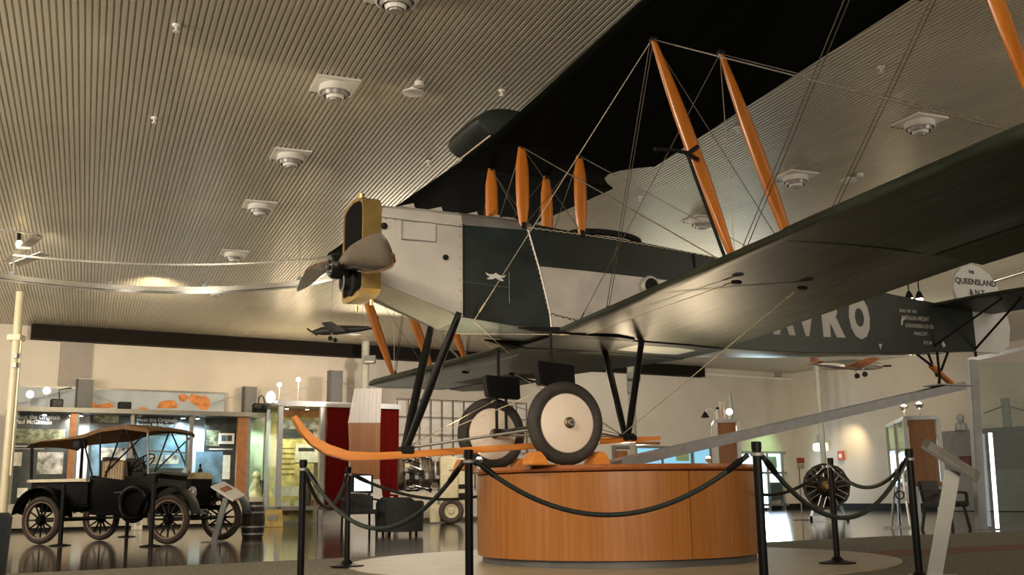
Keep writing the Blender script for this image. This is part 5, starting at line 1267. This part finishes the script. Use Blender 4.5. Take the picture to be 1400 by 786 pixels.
# engine on top
e0 = tp(544, 652, .5); e1 = tp(604, 652, .5); ez = tp(570, 672, .3).z
E = Thing('jet_engine', 'brown and steel jet engine resting on the cream trolley frame', 'engine', t.M @ Vector(((e0.x + e1.x) / 2, .5, ez + .02)), R(8))
L_ = (e1.x - e0.x); rr = .40; M_eng = mat('burnt_engine_metal', (.11, .085, .06), .5, .4, var=.5, scale=6)
c = MB(); c.lathe([(.20, -L_ / 2), (.38, -L_ / 2), (.40, -L_ * .4), (.30, -L_ * .3), (.28, -L_ * .1), (.37, -L_ * .05), (.39, L_ * .15), (.36, L_ * .25), (.30, L_ * .3), (.30, L_ * .45), (.22, L_ / 2)], (0, 0, rr + .02), (1, 0, 0), 28); c.build('engine_casing', M_eng, E.o)
for k, (x, r_) in enumerate([(-.46, .41), (-.34, .36), (-.1, .33), (.0, .40), (.2, .41), (.34, .34)]):
    c = MB(); c.lathe([(r_ - .03, x * L_ - .02), (r_, x * L_ - .02), (r_, x * L_ + .02), (r_ - .03, x * L_ + .02)], (0, 0, rr + .02), (1, 0, 0), 28, closed_prof=True); c.build('flange_ring', M_greym if k % 2 else M_eng, E.o)
for k in range(14):
    a = R(25 * k); x0_ = (-.42 + .06 * (k % 5)) * L_; c = MB(); c.tube([(x0_, .37 * math.cos(a), rr + .02 + .37 * math.sin(a)), (x0_ + .1, .43 * math.cos(a), rr + .02 + .43 * math.sin(a)), (x0_ + .4, .42 * math.cos(a + .3), rr + .02 + .42 * math.sin(a + .3)), (x0_ + .5, .36 * math.cos(a + .3), rr + .02 + .36 * math.sin(a + .3))], .018, 6); c.build('fuel_pipe', M_blackm if k % 3 else M_alu, E.o)
for k in range(5): c = MB(); c.box((-.3 * L_ + .12 * k, -.36, rr - .05 + .1 * (k % 2)), (.10, .12, .16)); c.build('accessory_box', M_blackm if k % 2 else M_greym, E.o, smooth=30, bevel=.02)
c = MB(); c.box((-.12, -.05, rr * 2 + .08), (.12, .1, .10)); c.build('yellow_cap', mat('yellow_paint', (.7, .55, .05), .5), E.o, smooth=0)
for k in range(26):
    a = R(13.8 * k); x0_ = (-.40 + .033 * k) * L_ * .9; r1 = .40 + .03 * (k % 3)
    c = MB(); c.box((x0_, -r1 * math.cos(a) * .9, rr + .02 + r1 * math.sin(a) * .9), (.07 + .03 * (k % 4), .08, .07 + .02 * (k % 3))); c.build('accessory_box', (M_blackm, M_greym, M_cr, M_eng)[k % 4], E.o, smooth=30, bevel=.015)
# ------------------------------------------------------------------ right background
# backlit blue display panels low on the back wall; daylight panes for the door
M_day = mat('daylight_pane', (.7, .85, 1), .3, var=0, emit=(.62, .86, 1.0), estr=2.2)
M_blue_lit = mat('blue_lit_pane', (.2, .5, .7), .3, var=0, emit=(.22, .50, .68), estr=.9)
t = WT('blue_display_1', '', '', 905, 625, .1); t.o.name = 'blue_display_1'; 
for k in ('label', 'category'):
    if k in t.o: del t.o[k]
t.o['kind'] = 'structure'
a = t.px(838, 609); b = t.px(972, 633)
zt = t.px(900, 612).z
c = MB(); c.bb((a.x, -.04, zt - .02), (b.x, .06, zt + .06)); c.build('display_head', M_cas, t.o, smooth=0)
for i, (x0, x1) in enumerate([(868, 904), (906, 944), (950, 970)]):
    p = t.px(x0, 620); q = t.px(x1, 620); c = MB(); c.bb((p.x, 0, zt - 1.6), (q.x, .03, zt - .02)); c.build('pane', M_blue_lit, t.o, smooth=0)
for x in (840, 866, 905, 946, 971): p = t.px(x, 620); c = MB(); c.bb((p.x - .04, -.03, zt - 1.65), (p.x + .04, .06, zt)); c.build('mullion', M_cas, t.o, smooth=0)
c = MB(); p = t.px(924, 616, -.06); q = t.px(942, 630, -.06); c.bb((p.x, -.08, q.z), (q.x, -.05, p.z)); c.build('green_notice', mat('pale_green_card', (.40, .55, .30), .6), t.o, smooth=0)
c = MB(); p = t.px(842, 616, -.06); q = t.px(858, 630, -.06); c.bb((p.x, -.08, q.z), (q.x, -.05, p.z)); c.build('copper_notice', M_cop2, t.o, smooth=0)
# glazed door in the back wall
t = WT('door_1', '', '', 1048, 690, .1); t.o.name = 'door_1'
for k in ('label', 'category'):
    if k in t.o: del t.o[k]
t.o['kind'] = 'structure'
a = t.px(1012, 617); b = t.px(1073, 617); zt = t.px(1045, 618).z
for x in (1012, 1036, 1050, 1070): p = t.px(x, 660); c = MB(); c.bb((p.x - .05, -.05, 0), (p.x + .05, .08, zt)); c.build('door_stile', M_cas, t.o, smooth=0)
for y in (618, 646, 690): p = t.px(1040, y); c = MB(); c.bb((a.x, -.05, max(0, p.z - .05)), (b.x, .08, p.z + .03)); c.build('door_rail', M_cas, t.o, smooth=0)
for (x0, x1, z0, z1, m) in [(1013, 1035, .1, 1.0, M_day), (1013, 1035, 1.1, zt - .1, M_day), (1037, 1049, .1, zt, M_day), (1051, 1069, 1.0, zt, M_day)]:
    p = t.px(x0, 660); q = t.px(x1, 660); c = MB(); c.bb((p.x, 0, z0), (q.x, .03, z1)); c.build('pane', m, t.o, smooth=0)
p = t.px(1052, 660, -.1); q = t.px(1068, 683, -.1); c = MB(); c.bb((p.x, -.14, q.z), (q.x, -.05, p.z)); c.build('dark_notice', M_pnl, t.o, smooth=0)
p = t.px(1050, 624, -.1); q = t.px(1062, 640, -.1); c = MB(); c.bb((p.x, -.12, q.z), (q.x, -.05, p.z)); c.build('grey_notice', mat('grey_green_card', (.16, .22, .20), .6), t.o, smooth=0)
lamp('AREA', 'door_daylight', tuple(t.M @ Vector((0, -.3, 1.1))), 45, (.65, .85, 1), tuple(t.M @ Vector((0, -5, .2))), 1.6)
lamp('SPOT', 'green_wall_tint', tuple(t.M @ Vector((.4, -1.2, 2.9))), 90, (.55, 1, .45), tuple(t.M @ Vector((0, 0, 2.0))), .05, 90, 1)  # unseen green spot added to tint the wall by the door
# --- tall cabinet with lamp on top
M_cabw = wood('orange_brown_cabinet', (.26, .10, .03), (.34, .145, .05), .35, 2.5, (8, 8, .5), .3)
q = at(990, 690, 24.0)
def cabinet(P, rz, label, xf, xl, ytop, ybot, side_px, name='display_cabinet', legs=True, z0=.5, dp=1.3):
    t = Thing(name, label, 'cabinet', P, rz)
    a = t.px(xf, ytop); b = t.px(xl, ytop); zt = a.z; x0, x1 = a.x, b.x
    c = MB(); c.bb((x0, 0, z0), (x1, dp, z0 + .08)); c.build('cabinet_floor', M_cabw, t.o, smooth=0)
    c = MB(); c.bb((x0 + .06, -.0, z0), (x1 - .06, .03, zt - .06)); c.build('end_panel', M_cabw, t.o, smooth=0)
    c = MB(); c.bb((x0 - .02, -.02, zt - .07), (x1 + .02, dp, zt)); c.build('top_board', M_alu, t.o, smooth=0)
    for x in (x0, x1):
        for y in (0, dp * .5, dp - .06): c = MB(); c.bb((x - .035, y - .03, z0), (x + .035, y + .04, zt - .05)); c.build('frame_post', M_white, t.o, smooth=0)
    c = MB(); c.bb((x0 - .01, .04, z0 + .08), (x0, dp - .06, zt - .07)); c.build('glass_side', M_glass, t.o, smooth=0)
    for k in (.35, .65): c = MB(); c.bb((x0 + .02, .05, z0 + (zt - z0) * k), (x1 - .02, dp - .08, z0 + (zt - z0) * k + .02)); c.build('shelf', M_glass, t.o, smooth=0)
    c = MB(); c.bb((x1 - .03, .03, z0), (x1 - .01, dp, zt - .07)); c.build('back_panel', M_cabw, t.o, smooth=0)
    for x in (x0 + .1, x1 - .1):
        for y in (.1, dp - .1): c = MB(); c.bar((x, y, 0), (x, y, z0), .06, .06); c.build('leg', M_alu, t.o, smooth=0)
    return t, zt, x0, x1, dp
t, zt, x0, x1, dp = cabinet((q.x, q.y, 0), R(-8), 'tall brown timber cabinet left of the glazed door', 977, 1009, 574, 690, 0, z0=.35)
cabA = t
def on_top(t, name, label, cat, px, zt, ly=.3):
    p = t.px(px, 560, ly); P = t.M @ Vector((p.x, ly, zt)); return Thing(name, label, cat, P, t.rz)
s = on_top(t, 'desk_lamp', 'white arched lamp with a black shade on the brown cabinet', 'lamp', 975, zt)
c = MB(); A = [s.px(x, y) for x, y in ((977, 573), (976, 563), (972, 559), (967, 560), (964, 566))]; A[0].z = 0; c.tube(A, .022, 8); c.build('arched_arm', M_white, s.o)
p = s.px(964, 566); c = MB(); c.lathe([(.02, .06), (.10, -.08), (.085, -.08), (.01, .05)], p, n=16, closed_prof=True); c.build('shade', M_blackm, s.o)
s = on_top(t, 'glass_bottle', 'white glass bottle with dark stopper on the brown cabinet', 'bottle', 981, zt); c = MB(); c.lathe([(0, 0), (.06, 0), (.065, .12), (.05, .2), (.03, .26), (0, .26)], n=14); c.build('bottle_body', M_white, s.o); c = MB(); c.lathe([(0, .26), (.035, .26), (.035, .31), (0, .31)], n=10); c.build('stopper', M_blackm, s.o)
s = on_top(t, 'pale_vase', 'pale pink vase between bottle and glowing lamp', 'vase', 987, zt); c = MB(); c.lathe([(0, 0), (.06, 0), (.07, .15), (.05, .35), (.06, .42), (0, .42)], n=14); c.build('vase_body', mat('pale_pink_ceramic', (.6, .48, .42), .4), s.o); c = MB(); c.lathe([(.06, .41), (.068, .41), (.068, .43), (.06, .43)], n=14, closed_prof=True); c.build('vase_lip', M_white, s.o)
s = on_top(t, 'globe_lamp', 'small glowing globe lamp on the brown cabinet top', 'lamp', 997, zt); c = MB(); c.cyl((0, 0, 0), (0, 0, .14), .03, n=10); c.build('stem', M_white, s.o); c = MB(); c.sphere((0, 0, .20), .08, 14); c.build('globe', MATS['white_globe'], s.o)
s = on_top(t, 'model_propeller_blade', 'thin upright dark blade standing on the brown cabinet', 'propeller blade', 1000, zt, .6); c = MB(); tp_ = s.px(997.5, 530); c.tube([(0, 0, .02), (0, 0, tp_.z * .3), (tp_.x * .5, 0, tp_.z * .7), (tp_.x, 0, tp_.z)], [.03, .055, .04, .006], 8); c.build('blade', M_greym, s.o); c = MB(); c.cyl((0, 0, 0), (0, 0, .03), .08, n=14); c.build('foot', M_blackm, s.o)
# --- radial engine on its stand
q = on_z(1134, 711, 0); t = Thing('radial_engine', 'dark radial aero engine on a stand near the corner', 'engine', (q.x, q.y, 0), R(-14))
p = t.px(1130, 665); H_ = p.z; X_ = p.x; M_re = mat('oily_cast_metal', (.055, .045, .038), .4, .5, var=.3, scale=10)
sc_ = abs(t.px(1163, 665).x - t.px(1130, 665).x)
c = MB(); c.lathe([(0, -.30), (.10, -.30), (.18, -.22), (.26, -.1), (.27, .15), (.2, .3), (0, .32)], (X_, 0, H_), (0, 1, 0), 24); c.build('crankcase', M_re, t.o)
c = MB(); c.lathe([(0, -.46), (.06, -.46), (.075, -.36), (.13, -.30), (.10, -.26), (0, -.26)], (X_, 0, H_), (0, 1, 0), 18); c.build('nose_cone', mat('bronze_gear_case', (.28, .17, .06), .4, .7, var=.15), t.o)
for k in range(9):
    a = 2 * math.pi * k / 9 + math.pi / 2; e = Vector((math.cos(a), 0, math.sin(a))); O = Vector((X_, 0, H_)); cy = bpy.data.objects.new('cylinder_barrel', None)
    c = MB(); prof = []
    for j in range(9): h = .26 + j * (sc_ * .82 - .26) / 9; prof += [(.115, h), (.145, h + .008), (.145, h + .022), (.115, h + .03)]
    c.lathe(prof, O, e, 14); cb = c.build('engine_cylinder', M_re, t.o, smooth=20)
    c = MB(); c.box(O + e * sc_ * .88, (.22, .20, .12), Matrix.Rotation(-a + math.pi / 2, 3, 'Y')); c.build('rocker_box', M_re, cb, smooth=0, bevel=.02)
    for s in (-.06, .06): pp = Vector((-e.z, 0, e.x)) * s; c = MB(); c.cyl(O + e * .22 + pp + Vector((0, -.16, 0)), O + e * sc_ * .9 + pp + Vector((0, -.12, 0)), .014, n=6); c.build('pushrod', M_alu, cb)
for k in range(9):
    a = 2 * math.pi * (k + .5) / 9 + math.pi / 2; e = Vector((math.cos(a), 0, math.sin(a))); O = Vector((X_, .26, H_)); prof = []
    for j in range(9): h = .26 + j * (sc_ * .80 - .26) / 9; prof += [(.125, h), (.150, h + .008), (.150, h + .022), (.125, h + .03)]
    c = MB(); c.lathe(prof, O, e, 14); cb = c.build('engine_cylinder', M_re, t.o, smooth=20)
    c = MB(); c.box(O + e * sc_ * .86, (.24, .22, .14), Matrix.Rotation(-a + math.pi / 2, 3, 'Y')); c.build('rocker_box', M_re, cb, smooth=0, bevel=.02)
c = MB(); c.lathe([(.62 * sc_, .16), (.66 * sc_, .16), (.66 * sc_, .20), (.62 * sc_, .20)], (X_, 0, H_), (0, 1, 0), 30, closed_prof=True); c.build('exhaust_ring', M_re, t.o)
for s in (-1, 1):
    c = MB(); c.bar((X_ + s * .40, .35, 0), (X_ + s * .16, .3, H_), .06, .06); c.bar((X_ + s * .40, -.35, .05), (X_ + s * .40, .45, .05), .06, .06); c.build('stand_leg', M_alu, t.o, smooth=0)
    for y in (-.35, .42): c = MB(); c.lathe([(0, -.03), (.05, -.03), (.05, .03), (0, .03)], (X_ + s * .40, y, .05), (1, 0, 0), 14); c.build('castor', M_blackm, t.o)
c = MB(); c.bar((X_ - .4, .38, .06), (X_ + .4, .38, .06), .05, .05); c.build('stand_cross_bar', M_alu, t.o, smooth=0)
# --- sign post left of the engine
q = on_z(1097, 711, 0); t = Thing('notice_post', 'slim post with two red-topped notices left of the radial engine', 'sign post', (q.x, q.y, 0), R(-14))
c = MB(); c.lathe([(0, 0), (.2, 0), (.2, .015), (0, .03)], n=20); c.build('base', M_greym, t.o); zt = t.px(1094, 628).z; c = MB(); c.cyl((0, 0, .02), (0, 0, zt), .015, n=8); c.build('post', M_alu, t.o)
for (y0, y1, m) in [(626, 633, mat('red_print', (.45, .08, .04), .5)), (634, 641, M_paper)]:
    a = t.px(1089, y0, -.03); b = t.px(1100, y1, -.03); c = MB(); c.bb((a.x, -.04, b.z), (b.x, -.02, a.z)); c.build('notice', m, t.o, smooth=0)
# right-wall frame things: local x along the right wall (towards us), local y into it
RZ_R = math.atan2(N_W.y, N_W.x)
def RT(name, label, cat, px, py, off, z=None):
    d = ray(px, py); o = CORNER - A_W * off; k = (o - CAM).dot(A_W) / d.dot(A_W); P = CAM + d * k
    return Thing(name, label, cat, (P.x, P.y, P.z if z is None else z), RZ_R)
t = RT('wall_light', 'glowing pale green emergency light on the wall above radial engine', 'light', 1121, 611, .1)
c = MB(); c.box((0, 0, 0), (.62, .14, .26)); c.build('diffuser_box', mat('pale_green_light', (.75, .9, .8), .4, var=0, emit=(.75, 1, .85), estr=1.6), t.o, smooth=0, bevel=.04)
c = MB(); c.box((0, .08, .0), (.70, .05, .32)); c.build('back_plate', M_white, t.o, smooth=0); c = MB(); c.box((0, .06, .30), (.3, .05, .26)); c.build('bracket', M_wallg, t.o, smooth=0)
t = RT('alarm_box', 'small red and white alarm call box on the right wall', 'alarm', 1150, 623, .06)
c = MB(); c.box((0, 0, 0), (.26, .08, .32)); c.build('red_case', MATS['red_print'], t.o, smooth=0, bevel=.01); c = MB(); c.box((0, -.045, 0), (.12, .01, .14)); c.build('white_plate', M_white, t.o, smooth=0)
lamp('SPOT', 'wall_spot', tuple(CORNER + N_W * 3.2 - A_W * .9 + Vector((0, 0, 3.0))), 110, (1, .76, .42), tuple(CORNER + N_W * 2.6 + Vector((0, 0, 2.0))), .08, 90, 1)
# --- right timber cabinet on legs
q = at(1262, 708, 19.5)
t, zt, x0, x1, dp = cabinet((q.x, q.y, 0), R(-12), 'timber and glass cabinet on tall legs near the right wall', 1236, 1282, 569, 660, 0, z0=.72, dp=2.5)
# long glass side seen on its left
for k, x in enumerate((1210, 1222)): pass
for (px, lb, dx) in [(1222, 'left of two clip spotlights on the right timber cabinet', 0), (1243, 'right of two clip spotlights on the right timber cabinet', 0)]:
    s = on_top(t, 'clip_spotlight', lb, 'spotlight', px + 14, zt, .25 if px > 1230 else .8); c = MB(); c.cyl((0, 0, 0), (0, 0, .18), .012, n=8); c.build('stem', M_greym, s.o); c = MB(); c.sphere((0, 0, .22), .06, 12); c.build('bulb', M_bulb, s.o); c = MB(); c.lathe([(.05, .16), (.085, .24), (.075, .24), (.04, .17)], n=14, closed_prof=True); c.build('cup', M_lampb, s.o)
lamp('POINT', 'clip_light', tuple(t.M @ Vector(((x0 + x1) / 2, .3, zt + .5))), 16, (1, .8, .5), None, .06)
# dark armchair behind and easel
q = on_z(1296, 724, 0); t = Thing('timber_chair', 'dark timber chair partly behind the right cabinet', 'chair', (q.x, q.y, 0), R(35))
for x, y in ((-.25, -.25), (.25, -.25), (-.27, .3), (.27, .3)): c = MB(); c.bar((x * .8, y * .8, .40), (x, y, 0), .045, .045); c.build('leg', M_cint, t.o, smooth=0)
c = MB(); c.box((0, 0, .42), (.56, .54, .09)); c.build('seat', M_cint, t.o, smooth=30, bevel=.02); c = MB(); c.box((0, .27, .62), (.54, .06, .38), Matrix.Rotation(R(-10), 3, 'X')); c.build('backrest', M_cint, t.o, smooth=30, bevel=.02)
for s in (-1, 1): c = MB(); c.bar((s * .28, -.22, .60), (s * .28, .26, .64), .05, .04); c.bar((s * .28, -.22, .42), (s * .28, -.22, .60), .04, .04); c.build('armrest', M_cint, t.o, smooth=0)
q = on_z(1232, 722, 0); t = Thing('metal_easel', 'thin metal easel standing left of the right timber cabinet legs', 'easel', (q.x, q.y, 0), R(-10))
zt_ = t.px(1235, 640).z
for x in (-.16, .16): c = MB(); c.bar((x, 0, 0), (x * .3 + .05, .05, zt_), .03, .03); c.build('leg', M_alu, t.o, smooth=0)
c = MB(); c.bar((.05, .4, 0), (.05, .06, zt_), .03, .03); c.build('leg', M_alu, t.o, smooth=0); c = MB(); c.bar((-.3, 0, .02), (.35, 0, .02), .04, .03); c.build('foot_bar', M_alu, t.o, smooth=0)
c = MB(); c.lathe([(.06, -.01), (.08, -.01), (.08, .01), (.06, .01)], (.02, -.03, zt_ * .55), (0, 1, 0), 18, closed_prof=True); c.build('ring', M_blackm, t.o)
# --- large glass enclosure at the right edge
q = on_z(1342, 724, 0); t = Thing('glass_enclosure', 'large glass enclosure with silver corner post at the right edge', 'display case', (q.x, q.y, 0), R(4))
a = t.px(1325, 492); zt = a.z; xr = 6.5
c = MB(); c.bar((0, 0, 0), (a.x + .05, 0, zt), .15, .14, up=(0, 1, 0)); c.build('corner_post', M_greym, t.o, smooth=0, bevel=.01)
b = t.px(1402, 476); c = MB(); c.bar((a.x, 0, zt), (b.x + 3, 0, zt + (b.z - a.z) / (b.x - a.x) * (b.x + 3 - a.x)), .07, .07); c.build('top_rail', M_alu, t.o, smooth=0)
c = MB(); c.bb((.1, .02, .05), (4, .03, zt - .05)); c.build('glass_pane', M_glass, t.o, smooth=0)
c = MB(); p = t.px(1352, 592, -.06); p2 = t.px(1362, 722, -.06); c.bar((p.x, -.10, p.z), (p2.x, -.10, .02), .05, .04, up=(0, 1, 0)); c.build('light_strip', mat('strip_light', (.9, .95, 1), .3, var=0, emit=(.85, .94, 1), estr=3.0), t.o, smooth=0)['label'] = 'bright vertical light strip'
# grey partition behind the glass
t = RT('grey_partition', 'low grey partition seen through the glass enclosure', 'partition', 1350, 640, .9, 0)
zg = t.px(1345, 586).z; xa = t.px(1284, 640).x; xb = t.px(1420, 640).x + 2
c = MB(); c.bb((xa, 0, .5 * zg), (xb, .1, zg)); c.build('upper_panel', mat('partition_grey', (.20, .20, .205), .6, var=.05), t.o, smooth=0)
c = MB(); c.bb((xa, -.03, .02), (xb, .1, .5 * zg)); c.build('lower_panel', mat('partition_light_grey', (.27, .27, .275), .6, var=.05), t.o, smooth=0)
p = t.px(1369, 545); p2 = t.px(1382, 586); c = MB(); c.bb((p.x, -.05, zg), (p2.x, .1, p.z)); c.build('reflected_post', M_greym, t.o, smooth=0)  # solid block standing in for a mast's reflection in the glass
c = MB(); c.cyl(t.px(1369, 556, 0), t.px(1345, 565, 0), .02, n=6); c.cyl(t.px(1382, 556, 0), t.px(1402, 562, 0), .02, n=6); c.build('stay_wire', M_greym, t.o)  # wires of that reflected mast, modelled as rods
c = MB(); p = t.px(1312, 577, 0); p.z = 0; c.lathe([(0, 0), (.2, 0), (.16, .2), (.08, .24), (.12, .34), (.1, .46), (0, .5)], (p.x, .05, zg), n=14); c.build('grey_bust', M_greym, t.o)
t = RT('framed_picture', 'small dark red framed picture behind the information stand', 'picture', 1320, 632, 1.0)
a = t.px(1311, 624); b = t.px(1329, 642); c = MB(); c.bb((a.x, 0, b.z), (b.x, .05, a.z)); c.build('frame', mat('dark_red_frame', (.08, .015, .012), .5), t.o, smooth=0); k = .05; c = MB(); c.bb((a.x + k, -.008, b.z + k), (b.x - k, .01, a.z - k)); c.build('picture', mat('dim_red_print', (.14, .04, .03), .5, var=.4), t.o, smooth=0)
# ------------------------------------------------------------------ hanging model aircraft
def hang(name, label, P, rz, s, m1, m2, tilt=0):
    t = Thing(name, label, 'model aircraft', P, rz)
    c = MB(); c.tube([(1.0 * s, 0, 0), (.7 * s, 0, .02 * s), (.2 * s, 0, .03 * s), (-.5 * s, 0, .03 * s), (-1.1 * s, 0, .05 * s)], [.06 * s, .13 * s, .15 * s, .10 * s, .03 * s], 12); c.build('fuselage', m1, t.o, smooth=60)
    for y in (-1, 1):
        c = MB(); c.loft([[Vector((.35 * s, y * .08 * s, -.05 * s)), Vector((-.15 * s, y * .08 * s, -.03 * s)), Vector((-.15 * s, y * .08 * s, -.05 * s)), Vector((.35 * s, y * .08 * s, -.08 * s))], [Vector((.2 * s, y * 1.3 * s, .06 * s)), Vector((-.12 * s, y * 1.3 * s, .07 * s)), Vector((-.12 * s, y * 1.3 * s, .06 * s)), Vector((.2 * s, y * 1.3 * s, .04 * s))]]); c.build('wing', m2, t.o, smooth=30)
        c = MB(); c.loft([[Vector((-.85 * s, y * .03 * s, .06 * s)), Vector((-1.1 * s, y * .03 * s, .06 * s)), Vector((-1.1 * s, y * .03 * s, .04 * s)), Vector((-.85 * s, y * .03 * s, .04 * s))], [Vector((-.95 * s, y * .4 * s, .07 * s)), Vector((-1.1 * s, y * .4 * s, .07 * s)), Vector((-1.1 * s, y * .4 * s, .055 * s)), Vector((-.95 * s, y * .4 * s, .055 * s))]]); c.build('tailplane', m2, t.o)
        c = MB(); c.tube([(.3 * s, y * .18 * s, -.08 * s), (.35 * s, y * .2 * s, -.22 * s)], .02 * s, 6); wl = c.build('undercarriage_leg', M_greym, t.o); c = MB(); c.lathe([(0, -.03 * s), (.07 * s, -.03 * s), (.07 * s, .03 * s), (0, .03 * s)], (.35 * s, y * .2 * s, -.25 * s), (0, 1, 0), 14); c.build('wheel', M_blackm, t.o)
    c = MB(); c.loft([[Vector((-.8 * s, .01 * s, .06 * s)), Vector((-1.12 * s, .01 * s, .06 * s)), Vector((-1.12 * s, -.01 * s, .06 * s)), Vector((-.8 * s, -.01 * s, .06 * s))], [Vector((-1.0 * s, .01 * s, .4 * s)), Vector((-1.12 * s, .01 * s, .4 * s)), Vector((-1.12 * s, -.01 * s, .4 * s)), Vector((-1.0 * s, -.01 * s, .4 * s))]]); c.build('fin', m2, t.o)
    c = MB(); c.bar((1.03 * s, -.4 * s, -.04 * s), (1.03 * s, .4 * s, .05 * s), .015 * s, .05 * s); c.build('propeller', M_blackm, t.o)
    for x in (.4, -.6): c = MB(); c.cyl((x * s, 0, .1 * s), (x * s, 0, ZC - P[2]), .005, n=5); c.build('hanging_wire', M_greym, t.o)
    t.o.rotation_euler = (R(tilt), 0, rz)
    return t
q = at(470, 452, 19.5); hang('hanging_model_aircraft', 'dark hanging model aircraft below the brass radiator', q, R(168), .62, mat('model_dark', (.03, .026, .022), .5), mat('model_dark_wing', (.05, .045, .04), .5))
q = at(1160, 500, 21); hang('hanging_model_aircraft', 'silver and orange hanging model aircraft below the rear fuselage', q, R(12), .75, mat('model_silver', (.50, .48, .46), .3, .8), mat('model_orange', (.42, .16, .08), .5, .2, var=.3))
# two small glowing spotlights hanging from the ceiling beside the tail
for (px, py, lb) in [(1243, 407, 'left of the two glowing ceiling spotlights above the tail'), (1257, 407, 'right of the two glowing ceiling spotlights above the tail')]:
    q = at(px, py, 19); t = Thing('ceiling_spotlight', lb, 'spotlight', (q.x, q.y, ZC), 0, 'ceiling spotlights above the tail')
    dz = q.z - ZC
    c = MB(); c.cyl((0, 0, 0), (0, 0, dz + .1), .012, n=8); c.build('stem', M_blackm, t.o)
    c = MB(); c.lathe([(.03, dz + .12), (.09, dz - .02), (.08, dz - .02), (.02, dz + .11)], n=16, closed_prof=True); c.build('shade', M_blackm, t.o)
    c = MB(); c.sphere((0, 0, dz - .01), .065, 12); c.build('bulb', M_bulb, t.o)
a = on_z(1353, 386, ZC - .05); b = on_z(1402, 371, ZC - .05); b = a + (b - a) * 2.5
t = Thing('ceiling_conduit', 'pale metal conduit on the ceiling right of the rudder', 'conduit', a)
c = MB(); c.cyl((0, 0, 0), t.l(b), .035, n=10); c.build('tube', M_rail, t.o)
c = MB(); c.box((0, 0, .02), (.14, .14, .06)); c.build('end_box', M_dif, t.o, smooth=0)
